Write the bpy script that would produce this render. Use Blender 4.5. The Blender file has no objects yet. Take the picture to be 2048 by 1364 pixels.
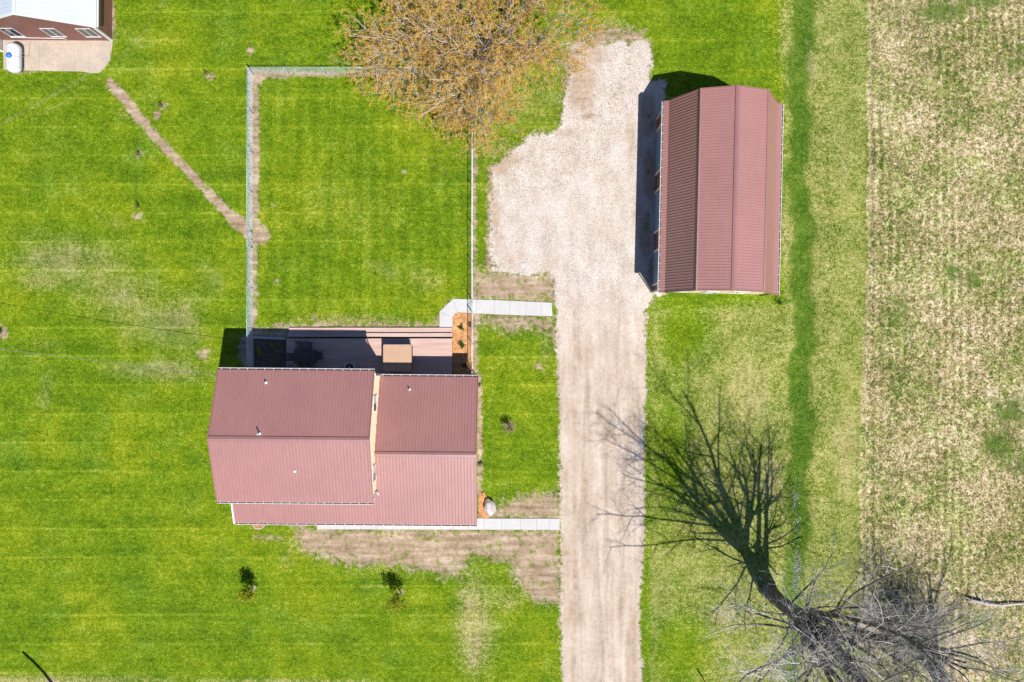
import bpy, bmesh, math, random
import numpy as np
from mathutils import Vector, Matrix, noise as mnoise
R = math.radians
SC = bpy.context.scene
COL = SC.collection

# ------------------------------------------------------------------ camera, sky, sun, exposure
CAM_H = 52.5
cam_d = bpy.data.cameras.new("camera"); cam = bpy.data.objects.new("camera", cam_d); COL.objects.link(cam)
cam.location = (0, 0, CAM_H); cam.rotation_euler = (0, 0, 0)
cam_d.sensor_width = 36; cam_d.lens = 24; cam_d.clip_start = .5; cam_d.clip_end = 3000
SC.camera = cam
SUN_V = Vector((.335, -.54, 1)).normalized()
SUN_EL = math.asin(SUN_V.z)
w = bpy.data.worlds.new("World"); SC.world = w; w.use_nodes = True
nt = w.node_tree
sky = nt.nodes.new("ShaderNodeTexSky"); sky.sky_type = 'NISHITA'; sky.sun_disc = False
sky.sun_elevation = SUN_EL; sky.sun_rotation = math.atan2(SUN_V.x, SUN_V.y)
sky.air_density = 1.0; sky.dust_density = .6; sky.ozone_density = 3
bg = nt.nodes["Background"]; bg.inputs[1].default_value = .06
tint = nt.nodes.new("ShaderNodeMix"); tint.data_type = 'RGBA'; tint.blend_type = 'MULTIPLY'; tint.inputs[0].default_value = 1
tint.inputs[7].default_value = (.74, .92, 1.22, 1)
nt.links.new(sky.outputs[0], tint.inputs[6]); nt.links.new(tint.outputs[2], bg.inputs[0])
sl = bpy.data.lights.new("sun", 'SUN'); sl.energy = 4.6; sl.angle = R(.5); sl.color = (1, .955, .9)
so = bpy.data.objects.new("sun", sl); COL.objects.link(so); so.location = (20, -30, 60)
so.rotation_euler = SUN_V.to_track_quat('Z', 'Y').to_euler()
SC.view_settings.view_transform = 'Standard'; SC.view_settings.look = 'None'
SC.view_settings.exposure = .62; SC.view_settings.gamma = 1

# ------------------------------------------------------------------ helpers
def P(px, py, z=0.0):                       # photo pixel -> world point at height z (52.5 m drone, 24 mm lens)
    k = (CAM_H - z) / 1365.333
    return Vector(((px - 1024) * k, (682 - py) * k, z))

class NB:                                    # tiny node builder
    def __init__(s, name):
        s.m = bpy.data.materials.new(name); s.m.use_nodes = True; s.t = s.m.node_tree
        s.b = s.t.nodes["Principled BSDF"]
    def n(s, typ, **kw):
        nd = s.t.nodes.new(typ)
        for k, v in kw.items(): setattr(nd, k, v)
        return nd
    def put(s, sock, v):
        if isinstance(v, bpy.types.NodeSocket): s.t.links.new(v, sock)
        elif isinstance(v, tuple) and len(v) == 3 and sock.type == 'RGBA': sock.default_value = (*v, 1)
        else: sock.default_value = v
    def math(s, op, a, b=0.0, c=0.0, clamp=False):
        nd = s.n("ShaderNodeMath", operation=op, use_clamp=clamp)
        s.put(nd.inputs[0], a); s.put(nd.inputs[1], b); s.put(nd.inputs[2], c)
        return nd.outputs[0]
    def mix(s, f, a, b, mode='MIX'):
        nd = s.n("ShaderNodeMix", data_type='RGBA', blend_type=mode)
        s.put(nd.inputs[0], f); s.put(nd.inputs[6], a); s.put(nd.inputs[7], b)
        return nd.outputs[2]
    def pos(s, scale=(1, 1, 1), obj=False):
        if obj: src = s.n("ShaderNodeTexCoord").outputs['Object']
        else: src = s.n("ShaderNodeNewGeometry").outputs['Position']
        if scale == (1, 1, 1): return src
        nd = s.n("ShaderNodeVectorMath", operation='MULTIPLY'); s.put(nd.inputs[0], src); nd.inputs[1].default_value = scale
        return nd.outputs[0]
    def noise(s, vec, scale, detail=2.0, rough=.5, dist=0.0):
        nd = s.n("ShaderNodeTexNoise"); s.put(nd.inputs['Vector'], vec); nd.inputs['Scale'].default_value = scale
        nd.inputs['Detail'].default_value = detail; nd.inputs['Roughness'].default_value = rough
        nd.inputs['Distortion'].default_value = dist
        return nd.outputs[0]
    def ss(s, v, a, b):                      # smoothstep a..b
        nd = s.n("ShaderNodeMapRange", interpolation_type='SMOOTHSTEP')
        s.put(nd.inputs[0], v); nd.inputs[1].default_value = a; nd.inputs[2].default_value = b
        return nd.outputs[0]
    def ramp(s, v, stops):
        nd = s.n("ShaderNodeValToRGB"); s.put(nd.inputs[0], v); cr = nd.color_ramp
        while len(cr.elements) < len(stops): cr.elements.new(.5)
        for e, (p, c) in zip(cr.elements, stops): e.position = p; e.color = (*c, 1)
        return nd.outputs[0]
    def bump(s, h, strength, dist=.02):
        nd = s.n("ShaderNodeBump"); nd.inputs['Strength'].default_value = strength; nd.inputs['Distance'].default_value = dist
        s.put(nd.inputs['Height'], h); s.t.links.new(nd.outputs[0], s.b.inputs['Normal'])
    def fin(s, col, rough=.8, metal=0.0, spec=.5):
        s.put(s.b.inputs['Base Color'], col); s.put(s.b.inputs['Roughness'], rough)
        s.b.inputs['Metallic'].default_value = metal; s.b.inputs['Specular IOR Level'].default_value = spec
        return s.m

def simple(name, c, rough=.7, var=.15, scale=3.0, metal=0.0, spec=.4, bump=0.0, stretch=(1, 1, 1)):
    b = NB(name); p = b.pos(stretch, obj=False)
    n1 = b.noise(p, scale, 4, .6); n2 = b.noise(p, scale * 9, 3, .6)
    v = b.math('ADD', b.math('MULTIPLY', n1, .65), b.math('MULTIPLY', n2, .35))
    lo = tuple(x * (1 - var) for x in c); hi = tuple(min(1, x * (1 + var)) for x in c)
    col = b.mix(b.ss(v, .3, .7), lo, hi)
    if bump: b.bump(n2, bump)
    return b.fin(col, b.math('ADD', rough - .06, b.math('MULTIPLY', n1, .12)), metal, spec)

def leafmat(name, cols, scale=1.5, trans=.25):
    b = NB(name); g = b.n("ShaderNodeNewGeometry")
    col = b.ramp(g.outputs['Random Per Island'], [(i / (len(cols) - 1), c) for i, c in enumerate(cols)])
    n1 = b.noise(b.pos(), scale, 2)
    col = b.mix(b.ss(n1, .3, .7), b.mix(.35, col, (.02, .02, .01)), col)
    b.fin(col, .6, 0, .25)
    if trans:
        tr_ = b.n("ShaderNodeBsdfTranslucent"); b.put(tr_.inputs[0], col); mx = b.n("ShaderNodeMixShader"); mx.inputs[0].default_value = trans
        b.t.links.new(b.b.outputs[0], mx.inputs[1]); b.t.links.new(tr_.outputs[0], mx.inputs[2])
        b.t.links.new(mx.outputs[0], b.t.nodes["Material Output"].inputs[0])
    return b.m

M = {}
M['roof'] = None
def roof_mat(name, c, rough=.42):
    b = NB(name); p = b.pos()
    n1 = b.noise(p, .35, 3, .6); n2 = b.noise(b.pos((6, 1.2, 6)), .8, 4, .65); n3 = b.noise(p, 9, 3, .6)
    v = b.math('ADD', b.math('MULTIPLY', n1, .5), b.math('ADD', b.math('MULTIPLY', n2, .3), b.math('MULTIPLY', n3, .2)))
    col = b.mix(b.ss(v, .32, .68), tuple(x * .93 for x in c), tuple(x * 1.07 for x in c))
    col = b.mix(b.ss(n3, .66, .74), col, tuple(min(1, x * 1.18 + .01) for x in c))
    b.bump(n1, .10, .05); b.b.inputs['Coat Weight'].default_value = .45; b.b.inputs['Coat Roughness'].default_value = .42
    return b.fin(col, b.math('ADD', rough - .08, b.math('MULTIPLY', n2, .14)), 0, 1.0)
M['roof'] = roof_mat('brown_steel_roof', (.30, .140, .120), .40)
M['cap'] = roof_mat('brown_ridge_steel', (.25, .115, .102), .42)
M['white_roof'] = roof_mat('white_steel_roof', (.46, .50, .55))
M['white'] = simple('white_trim_paint', (.66, .66, .65), .45, .05, 2)
M['cream'] = simple('cream_siding', (.78, .60, .40), .6, .05, 1.5)
M['barnwall'] = simple('brown_siding', (.16, .08, .06), .6, .12, 1.5)
M['nbwall'] = simple('brown_steel_wall', (.20, .088, .072), .42, .1, 1.2)
M['dark'] = simple('dark_metal', (.025, .025, .03), .45, .3, 4)
M['gutter_in'] = simple('dark_gutter_brown', (.13, .085, .075), .8, .4, 8)  # dark brown floor inside the gutters
M['galv'] = simple('galvanised_steel', (.42, .48, .50), .45, .12, 3, .3)
M['mesh_w'] = simple('galvanised_wire', (.74, .86, .92), .5, .1, 3, .0)
M['glass'] = simple('window_glass', (.03, .045, .05), .08, .2, .6, 0, .8)
M['curtain'] = simple('window_curtain', (.6, .6, .58), .5, .1, 5)
M['tub'] = simple('tub_cover_vinyl', (.40, .26, .165), .55, .06, 1.6, bump=.1)
M['tub_s'] = simple('tub_shell', (.10, .05, .035), .6, .15, 3)
M['table'] = simple('patio_metal', (.05, .045, .042), .4, .3, 5)
M['wood_post'] = simple('weathered_post', (.16, .12, .085), .85, .3, 5, bump=.3, stretch=(1, 1, .15))
M['orange'] = simple('orange_stake', (.55, .22, .03), .5, .1, 5)
M['blue'] = simple('blue_plastic', (.03, .15, .55), .4, .08, 5)
M['tank'] = simple('white_tank_paint', (.58, .59, .62), .35, .05, 1.5)
M['ac'] = simple('grey_casing', (.35, .35, .34), .5, .1, 4)
M['kerb'] = simple('grey_kerb_block', (.40, .37, .35), .85, .15, 4, bump=.3)
M['door_blue'] = simple('slate_blue_door_paint', (.17, .25, .33), .3, .1, 2, 0, .6)
M['wire'] = simple('weathered_cable', (.16, .165, .16), .6, .2, 9)
M['brick_edge'] = simple('pale_edging_block', (.5, .42, .36), .85, .15, 8, bump=.3)
M['bark'] = simple('grey_bark', (.135, .115, .10), .9, .35, 6, bump=.5, stretch=(1, 1, .3))
M['twig'] = simple('pale_grey_twigs', (.42, .385, .35), .85, .2, 3)
M['bark2'] = simple('maple_bark', (.27, .235, .205), .9, .3, 5, bump=.5, stretch=(1, 1, .3))
M['twig2'] = simple('maple_twigs', (.48, .42, .34), .85, .3, 3)
M['driftwood'] = simple('bleached_wood', (.42, .39, .36), .85, .2, 4, bump=.3)
M['bud'] = leafmat('orange_buds', [(.68, .36, .03), (.76, .45, .045), (.56, .27, .03), (.64, .44, .05), (.72, .47, .10)])
M['yleaf'] = leafmat('yellow_green_leaves', [(.30, .34, .01), (.42, .42, .015), (.20, .28, .01)])
M['sleaf'] = leafmat('sapling_leaves', [(.34, .24, .03), (.22, .2, .03), (.10, .13, .02)])
M['gleaf'] = leafmat('green_shrub_leaves', [(.05, .12, .012), (.09, .17, .02), (.14, .2, .03), (.03, .08, .015)])
M['tanleaf'] = leafmat('tan_weeping_twigs', [(.34, .25, .13), (.22, .16, .09), (.28, .25, .10)])
M['chip'] = leafmat('orange_wood_chips', [(.74, .35, .12), (.66, .28, .08), (.82, .50, .24), (.50, .19, .06), (.85, .60, .36)], 3, 0)
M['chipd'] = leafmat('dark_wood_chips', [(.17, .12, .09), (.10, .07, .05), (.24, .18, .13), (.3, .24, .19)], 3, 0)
M['mulch_o'] = simple('orange_mulch', (.55, .25, .085), .9, .4, 12, bump=.6)
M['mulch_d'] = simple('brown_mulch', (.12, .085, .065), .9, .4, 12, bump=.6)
M['fleck'] = leafmat('pale_grey_flecks', [(.5, .48, .47), (.35, .33, .33), (.62, .6, .6), (.42, .38, .4)], 2, 0)
M['straw'] = leafmat('straw_blades', [(.50, .40, .22), (.58, .48, .30), (.38, .31, .14), (.20, .26, .05), (.54, .43, .27), (.14, .22, .03), (.46, .38, .2)], .4)
M['lawnblade'] = leafmat('lawn_blades', [(.07, .17, .008), (.10, .21, .012), (.05, .13, .006), (.18, .24, .03), (.13, .25, .02)], .5)
M['litter'] = leafmat('fallen_leaf_bits', [(.28, .15, .07), (.18, .09, .05), (.36, .22, .12)], 2, 0)

def concrete(name, c, var=.08):
    b = NB(name); p = b.pos()
    n1 = b.noise(p, .7, 5, .65); n2 = b.noise(p, 7, 4, .6); n3 = b.noise(p, 40, 2)
    v = b.math('ADD', b.math('MULTIPLY', n1, .6), b.math('MULTIPLY', n2, .4))
    col = b.mix(b.ss(v, .35, .65), tuple(x * (1 - var) for x in c), tuple(min(1, x * (1 + var)) for x in c))
    b.bump(n3, .2, .005)
    return b.fin(col, .85, 0, .3)
M['conc'] = concrete('pale_new_concrete', (.45, .44, .425), .07)
M['conc_old'] = concrete('stained_old_concrete', (.40, .33, .26), .16)
M['joint'] = simple('dark_joint_line', (.22, .2, .18), .9, .1)  # dark line along the slab joints

def deck_mat():
    b = NB('brown_decking'); p = b.pos()
    n1 = b.noise(b.pos((.5, 7.0, 1)), 1.0, 2, .5); n2 = b.noise(b.pos((2, 40, 1)), 1.2, 4, .6)
    v = b.math('ADD', b.math('MULTIPLY', n1, .6), b.math('MULTIPLY', n2, .4))
    col = b.mix(b.ss(v, .3, .7), (.40, .265, .22), (.54, .385, .325))
    b.bump(n2, .2, .01)
    return b.fin(col, .7, 0, .35)
M['deck'] = deck_mat()

def stone_mat():
    b = NB('pink_grey_boulder'); p = b.pos()
    n1 = b.noise(p, 2.2, 6, .7); n2 = b.noise(p, 14, 4, .7)
    col = b.ramp(n1, [(.3, (.30, .25, .23)), (.5, (.46, .42, .40)), (.7, (.55, .52, .5))])
    col = b.mix(b.ss(n2, .6, .7), col, (.15, .12, .11))
    b.bump(n2, .7, .03)
    return b.fin(col, .85, 0, .3)
M['stone'] = stone_mat()

class MB:                                    # mesh collector
    def __init__(s): s.v = []; s.f = []
    def poly(s, pts):
        i = len(s.v); s.v += [tuple(p) for p in pts]; s.f.append(tuple(range(i, i + len(pts))))
    def box(s, a, b_):
        x0, y0, z0 = (min(a[i], b_[i]) for i in range(3)); x1, y1, z1 = (max(a[i], b_[i]) for i in range(3))
        i = len(s.v)
        s.v += [(x0, y0, z0), (x1, y0, z0), (x1, y1, z0), (x0, y1, z0), (x0, y0, z1), (x1, y0, z1), (x1, y1, z1), (x0, y1, z1)]
        s.f += [tuple(i + k for k in q) for q in ((0, 3, 2, 1), (4, 5, 6, 7), (0, 1, 5, 4), (1, 2, 6, 5), (2, 3, 7, 6), (3, 0, 4, 7))]
    def prism(s, poly, z0, z1):
        n = len(poly); i = len(s.v)
        s.v += [(p[0], p[1], z0) for p in poly] + [(p[0], p[1], z1) for p in poly]
        s.f.append(tuple(i + n + k for k in range(n))); s.f.append(tuple(i + n - 1 - k for k in range(n)))
        for k in range(n): s.f.append((i + k, i + (k + 1) % n, i + n + (k + 1) % n, i + n + k))
    def bar(s, a, b_, w_, h_=None):          # rectangular bar between points
        h_ = h_ or w_; a = Vector(a); b_ = Vector(b_); d = (b_ - a).normalized()
        u = d.cross(Vector((0, 0, 1)))
        if u.length < 1e-4: u = Vector((1, 0, 0))
        u.normalize(); v = u.cross(d).normalized(); i = len(s.v)
        for q in (a, b_):
            for su, sv in ((-1, -1), (1, -1), (1, 1), (-1, 1)): s.v.append(tuple(q + u * su * w_ / 2 + v * sv * h_ / 2))
        s.f += [tuple(i + k for k in q) for q in ((0, 1, 2, 3), (7, 6, 5, 4), (0, 4, 5, 1), (1, 5, 6, 2), (2, 6, 7, 3), (3, 7, 4, 0))]
    def tube(s, pts, rad, n=8, cap=True):
        pts = [Vector(p) for p in pts]
        if not hasattr(rad, '__len__'): rad = [rad] * len(pts)
        base = len(s.v); ref = None
        for k, p in enumerate(pts):
            d = (pts[min(k + 1, len(pts) - 1)] - pts[max(k - 1, 0)]).normalized()
            if ref is None:
                ref = d.cross(Vector((.3, .9, .1)))
                if ref.length < .05: ref = d.cross(Vector((1, 0, 0)))
            ref = (ref - d * ref.dot(d)).normalized(); w_ = d.cross(ref)
            for j in range(n):
                a = 2 * math.pi * j / n
                s.v.append(tuple(p + (ref * math.cos(a) + w_ * math.sin(a)) * rad[k]))
        for k in range(len(pts) - 1):
            for j in range(n):
                a = base + k * n + j; b_ = base + k * n + (j + 1) % n
                s.f.append((a, b_, b_ + n, a + n))
        if cap:
            s.f.append(tuple(base + n - 1 - j for j in range(n))); e = base + (len(pts) - 1) * n
            s.f.append(tuple(e + j for j in range(n)))
    def build(s, name, mat, parent=None, off=(0, 0, 0), smooth=False, bevel=0.0):
        me = bpy.data.meshes.new(name)
        ox, oy, oz = off
        me.from_pydata([(x - ox, y - oy, z - oz) for x, y, z in s.v], [], s.f); me.update()
        me.materials.append(mat)
        if smooth: me.polygons.foreach_set('use_smooth', [True] * len(me.polygons))
        o = bpy.data.objects.new(name, me); COL.objects.link(o)
        if parent: o.parent = parent
        if bevel:
            md = o.modifiers.new('bevel', 'BEVEL'); md.width = bevel; md.segments = 2; md.limit_method = 'ANGLE'
        return o

def split_build(mb, name, mat, parent=None, off=(0, 0, 0), smooth=False):
    par = list(range(len(mb.v)))
    def find(a):
        while par[a] != a: par[a] = par[par[a]]; a = par[a]
        return a
    for f in mb.f:
        for k in f[1:]: par[find(k)] = find(f[0])
    gr = {}
    for f in mb.f: gr.setdefault(find(f[0]), []).append(f)
    out = []
    for fs in gr.values():
        q = MB(); mp = {}
        for f in fs:
            for k in f:
                if k not in mp: mp[k] = len(q.v); q.v.append(mb.v[k])
            q.f.append(tuple(mp[k] for k in f))
        out.append(q.build(name, mat, parent, off, smooth))
    return out
def tag(o, label=None, cat=None, group=None, kind=None):
    if label: o['label'] = label
    if cat: o['category'] = cat
    if group: o['group'] = group
    if kind: o['kind'] = kind
    return o
def empty(name, loc, rz=0.0, label=None, cat=None, group=None):
    o = bpy.data.objects.new(name, None); COL.objects.link(o); o.location = loc; o.rotation_euler = (0, 0, rz)
    o.empty_display_size = .3
    return tag(o, label, cat, group)
def copy_tree(o, parent=None):
    c = o.copy(); COL.objects.link(c)
    if parent: c.parent = parent
    for ch in [x for x in bpy.data.objects if x.parent == o]: copy_tree(ch, c)
    return c

def hgt(x, y):                               # terrain height: flat yard, shallow ditch on the east side
    cx = 22.5 - .012 * (10 - y) + .25 * math.sin(y * .21)
    d = abs(x - cx)
    return -.26 * math.exp(-(d / 1.3) ** 2)

def tri_cloud(name, mat, centers, sizes, rng, parent=None, flat=.0, aspect=2.0, off=(0, 0, 0), zdir=None):
    """many small leaf-sized quads, built with numpy"""
    n = len(centers); c = np.asarray(centers, float) - np.asarray(off, float)
    a = rng.normal(size=(n, 3)); a[:, 2] *= (1 - flat); a /= np.linalg.norm(a, axis=1)[:, None]
    b = rng.normal(size=(n, 3)); b[:, 2] *= (1 - flat)
    b -= a * (a * b).sum(1)[:, None]; b /= np.linalg.norm(b, axis=1)[:, None]
    s = np.asarray(sizes, float)[:, None]
    v = np.stack([c - a * s * aspect / 2, c + b * s / 2, c + a * s * aspect / 2, c - b * s / 2], 1).reshape(-1, 3)
    me = bpy.data.meshes.new(name); me.vertices.add(4 * n); me.vertices.foreach_set('co', v.ravel().astype(np.float32))
    me.loops.add(4 * n); me.loops.foreach_set('vertex_index', np.arange(4 * n, dtype=np.int32))
    me.polygons.add(n); me.polygons.foreach_set('loop_start', np.arange(0, 4 * n, 4, dtype=np.int32))
    me.update(calc_edges=True); me.materials.append(mat)
    o = bpy.data.objects.new(name, me); COL.objects.link(o)
    if parent: o.parent = parent
    return o
def blades(name, mat, xy, hts, rng, nb=3, lean=.6, wid=.03, zf=None):
    """tufts of tapered grass blades"""
    n = len(xy) * nb; base = np.repeat(np.asarray(xy, float), nb, 0) + rng.normal(size=(n, 2)) * .03
    h = np.repeat(hts, nb) * rng.uniform(.6, 1.1, n)
    az = rng.uniform(0, 2 * math.pi, n); ln = rng.uniform(.3, 1, n) * lean
    z = np.zeros(n) if zf is None else zf(base)
    p = np.column_stack([base, z]); sx = np.column_stack([-np.sin(az), np.cos(az), np.zeros(n)]) * wid / 2
    tip = p + np.column_stack([np.cos(az) * h * ln, np.sin(az) * h * ln, h * np.sqrt(np.maximum(.05, 1 - ln ** 2))])
    v = np.stack([p - sx, p + sx, tip], 1).reshape(-1, 3)
    me = bpy.data.meshes.new(name); me.vertices.add(3 * n); me.vertices.foreach_set('co', v.ravel().astype(np.float32))
    me.loops.add(3 * n); me.loops.foreach_set('vertex_index', np.arange(3 * n, dtype=np.int32))
    me.polygons.add(n); me.polygons.foreach_set('loop_start', np.arange(0, 3 * n, 3, dtype=np.int32))
    me.update(calc_edges=True); me.materials.append(mat)
    o = bpy.data.objects.new(name, me); COL.objects.link(o); return o

# ------------------------------------------------------------------ the ground: one height field cut into ground, driveway, path, field, soil
X0, X1, Y0, Y1, ST = -50.0, 50.0, -40.0, 38.0, .165
gx = np.arange(X0, X1 + 1e-6, ST); gy = np.arange(Y0, Y1 + 1e-6, ST)
GX, GY = np.meshgrid(gx, gy); NXg, NYg = len(gx), len(gy)
PXg = GX * 26.006 + 1024; PYg = 682 - GY * 26.006        # photo pixel of each ground vertex
def sd_poly(pts):                            # signed distance in metres, positive inside
    d = np.full(GX.shape, 1e9); ins = np.zeros(GX.shape, bool); n = len(pts)
    for i in range(n):
        ax, ay = pts[i]; bx, by = pts[(i + 1) % n]
        ex, ey = bx - ax, by - ay; wx, wy = PXg - ax, PYg - ay
        t = np.clip((wx * ex + wy * ey) / (ex * ex + ey * ey + 1e-9), 0, 1)
        d = np.minimum(d, (wx - ex * t) ** 2 + (wy - ey * t) ** 2)
        c = ((ay > PYg) != (by > PYg)) & (PXg < (bx - ax) * (PYg - ay) / (by - ay + 1e-12) + ax)
        ins ^= c
    d = np.sqrt(d) / 26.006
    return np.where(ins, d, -d)
def sd_line(pts, wid):                       # distance inside a stroke; wid in px per point
    best = np.full(GX.shape, -1e9)
    for i in range(len(pts) - 1):
        (ax, ay), (bx, by) = pts[i], pts[i + 1]; ex, ey = bx - ax, by - ay; wx, wy = PXg - ax, PYg - ay
        t = np.clip((wx * ex + wy * ey) / (ex * ex + ey * ey + 1e-9), 0, 1)
        d = np.sqrt((wx - ex * t) ** 2 + (wy - ey * t) ** 2)
        best = np.maximum(best, (wid[i] * (1 - t) + wid[i + 1] * t) - d)
    return best / 26.006
def soft(sd, w_=.5): return np.clip(sd / (2 * w_) + .5, 0, 1)
def blob(px, py, rx, ry, s=1.0, ang=0.0):
    ca, sa = math.cos(R(ang)), math.sin(R(ang)); dx, dy = PXg - px, PYg - py
    u = (dx * ca + dy * sa) / rx; v = (-dx * sa + dy * ca) / ry
    return s * np.exp(-(u * u + v * v))
def acc(base, *bl):
    for b_ in bl: base = np.maximum(base, b_)
    return base
gravel = soft(sd_poly([(1232, 82), (1296, 80), (1303, 120), (1298, 160), (1330, 160), (1330, 592), (1306, 592), (1291, 622), (1293, 760), (1288, 860), (1291, 1000),
    (1287, 1100), (1281, 1190), (1279, 1260), (1286, 1364), (1286, 1700), (1128, 1700), (1126, 1364), (1120, 1250), (1122, 1130), (1120, 1000), (1119, 850),
    (1114, 700), (1112, 600), (1108, 556), (1020, 548), (984, 540), (980, 470), (985, 400), (986, 335), (1030, 300), (1062, 272), (1120, 262), (1128, 200), (1150, 110), (1195, 92)]), .6)
dirt = np.zeros(GX.shape)
for poly in ([(585, 1054), (1122, 1058), (1124, 1208), (1070, 1202), (1035, 1165), (1015, 1120), (940, 1112), (925, 1152), (880, 1150), (800, 1132), (720, 1132), (640, 1118), (604, 1095)],
             [(952, 536), (1114, 545), (1114, 607), (948, 600)],
             [(948, 630), (1106, 634), (1116, 700), (1108, 668), (1060, 655), (1020, 665), (985, 648), (950, 650)],
             [(1005, 1008), (1050, 990), (1122, 985), (1120, 1040), (965, 1038), (975, 1020)],
             [(1128, 88), (1200, 60), (1290, 62), (1292, 86), (1215, 92), (1205, 240), (1130, 250)]):
    dirt = np.maximum(dirt, soft(sd_poly(poly), 1.1))
trail = sd_line([(222, 168), (250, 200), (300, 262), (350, 316), (400, 366), (440, 410), (470, 440), (500, 462), (522, 470)], [9.5, 11, 9.5, 9, 8.5, 9.5, 12, 16, 18])
dirt = acc(dirt, soft(trail, .28), soft(sd_line([(507, 150), (509, 300), (508, 440), (507, 660)], [10, 10, 9.5, 5.5]), .3),
           soft(sd_line([(507, 148), (640, 148), (760, 150), (940, 152)], [7, 5, 5, 4]), .3), soft(sd_line([(512, 150), (518, 162)], [10, 8]), .3),
           soft(sd_line([(948, 280), (948, 600), (950, 745)], [4, 5, 6]), .3), soft(sd_line([(959, 752), (960, 990)], [5, 6]), .25),
           soft(sd_line([(548, 652), (700, 652), (880, 650)], [5, 4, 3]), .5), soft(sd_line([(520, 700), (570, 700)], [45, 45]), .3),
           soft(sd_line([(875, 640), (905, 600)], [5, 4]), .3), soft(sd_line([(982, 340), (979, 540)], [5, 8]), .4), soft(sd_line([(225, 10), (228, 82)], [4, 3]), .3),
           soft(sd_line([(20, 140), (70, 141)], [6, 3]), .3),
           blob(522, 460, 16, 15, .85), blob(522, 478, 9, 12, .85), soft(sd_line([(505, 150), (530, 150)], [13, 6]), .3), blob(408, 708, 22, 12, .8), blob(450, 1068, 30, 9, .0), blob(540, 1075, 50, 12, .55), blob(1300, 600, 18, 12, .7),
           blob(500, 98, 11, 11, .85), blob(419, 152, 13, 12, .7), blob(328, 212, 13, 12, .75), blob(314, 230, 10, 12, .8), blob(277, 309, 10, 9, .9), blob(276, 432, 13, 9, .8),
           blob(6, 665, 12, 14, .95), blob(105, 1362, 14, 10, .9), blob(545, 411, 5, 7, .7), blob(552, 563, 13, 9, .62), blob(628, 634, 9, 8, .68), blob(809, 342, 9, 8, .6),
           blob(508, 1176, 9, 8, .7), blob(803, 1184, 9, 8, .8), blob(1074, 732, 15, 9, .75), blob(1018, 850, 18, 12, .6), blob(950, 1300, 28, 60, .45), blob(935, 1200, 20, 30, .42),
           blob(1250, 72, 40, 10, .8), blob(1160, 150, 36, 90, .75), blob(1618, 80, 5, 9, .5), blob(240, 590, 14, 8, .5),
           blob(1440, 1240, 22, 14, .55), blob(1400, 1225, 14, 8, .5), blob(800, 560, 7, 5, .3), blob(575, 1120, 18, 20, .5), blob(1600, 330, 8, 22, .3))
gsd = sd_poly([(986, 335), (1030, 300), (1062, 272), (1120, 262), (1128, 200), (1150, 110), (1195, 92), (1232, 82), (1296, 80), (1300, 120), (1240, 200), (1200, 500), (1120, 560), (1020, 548), (984, 540), (980, 470), (985, 400)])
dirt = np.maximum(dirt, soft(gsd + .3, .7) * .72)
dry = np.full(GX.shape, .10)
east = soft(sd_poly([(1290, 610), (1700, 560), (1745, -400), (1560, -400), (1570, 600), (1290, 600), (1290, 2000), (1900, 2000), (1740, 560)]), 1.0)
eastlawn = (soft((PXg - 1290) / 26., .6) * soft((PYg - 600) / 26., .8)) * soft((1735 - PXg) / 26., .3)
strip2 = soft((PXg - 1563) / 26., .5) * soft((1735 - PXg) / 26., .3)
dry = np.maximum(dry, np.maximum(eastlawn * .46, strip2 * .47))
dry = acc(dry, blob(1500, 780, 95, 150, .62) * eastlawn, blob(1540, 950, 45, 110, .66) * eastlawn, blob(1690, 900, 45, 190, .66), blob(1690, 330, 38, 210, .58), blob(1575, 60, 30, 120, .5), blob(1575, 470, 22, 130, .6),
          blob(1450, 1240, 80, 50, .6), blob(1480, 1300, 60, 50, .55), blob(950, 1250, 50, 130, .62), blob(1010, 1200, 50, 40, .45), blob(140, 520, 160, 60, .46), blob(250, 600, 130, 70, .42), blob(80, 560, 60, 30, .5),
          blob(360, 620, 70, 60, .42), blob(350, 740, 90, 40, .45), blob(900, 640, 50, 16, .5), blob(700, 640, 150, 14, .52), blob(850, 560, 60, 40, .35), blob(790, 170, 60, 30, .4), blob(560, 140, 60, 10, .5),
          blob(1080, 1010, 60, 30, .5), blob(620, 1090, 60, 22, .5), blob(60, 1364, 400, 20, .55), blob(90, 790, 24, 60, .35), blob(1000, 300, 60, 30, .45), blob(1350, 700, 40, 40, .25), blob(1090, 700, 14, 60, .4),
          blob(1230, 60, 60, 30, .45), blob(250, 230, 40, 30, .3), blob(700, 420, 200, 120, .24), blob(550, 1364, 260, 10, .5), blob(1330, 1270, 14, 60, .4), blob(1320, 1100, 26, 60, .4), blob(1500, 650, 70, 40, .45),
          blob(1060, 200, 110, 90, .38), blob(1270, 250, 20, 60, .5), blob(200, 60, 200, 60, .24), blob(100, 300, 100, 100, .22))
for b_ in ((1370, 660, 50, 60, .35), (1340, 900, 40, 150, .25), (1360, 1300, 60, 70, .35), (1400, 20, 100, 90, .3), (1380, 140, 60, 20, .2)):
    dry = np.maximum(.05, dry - blob(*b_))
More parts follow.
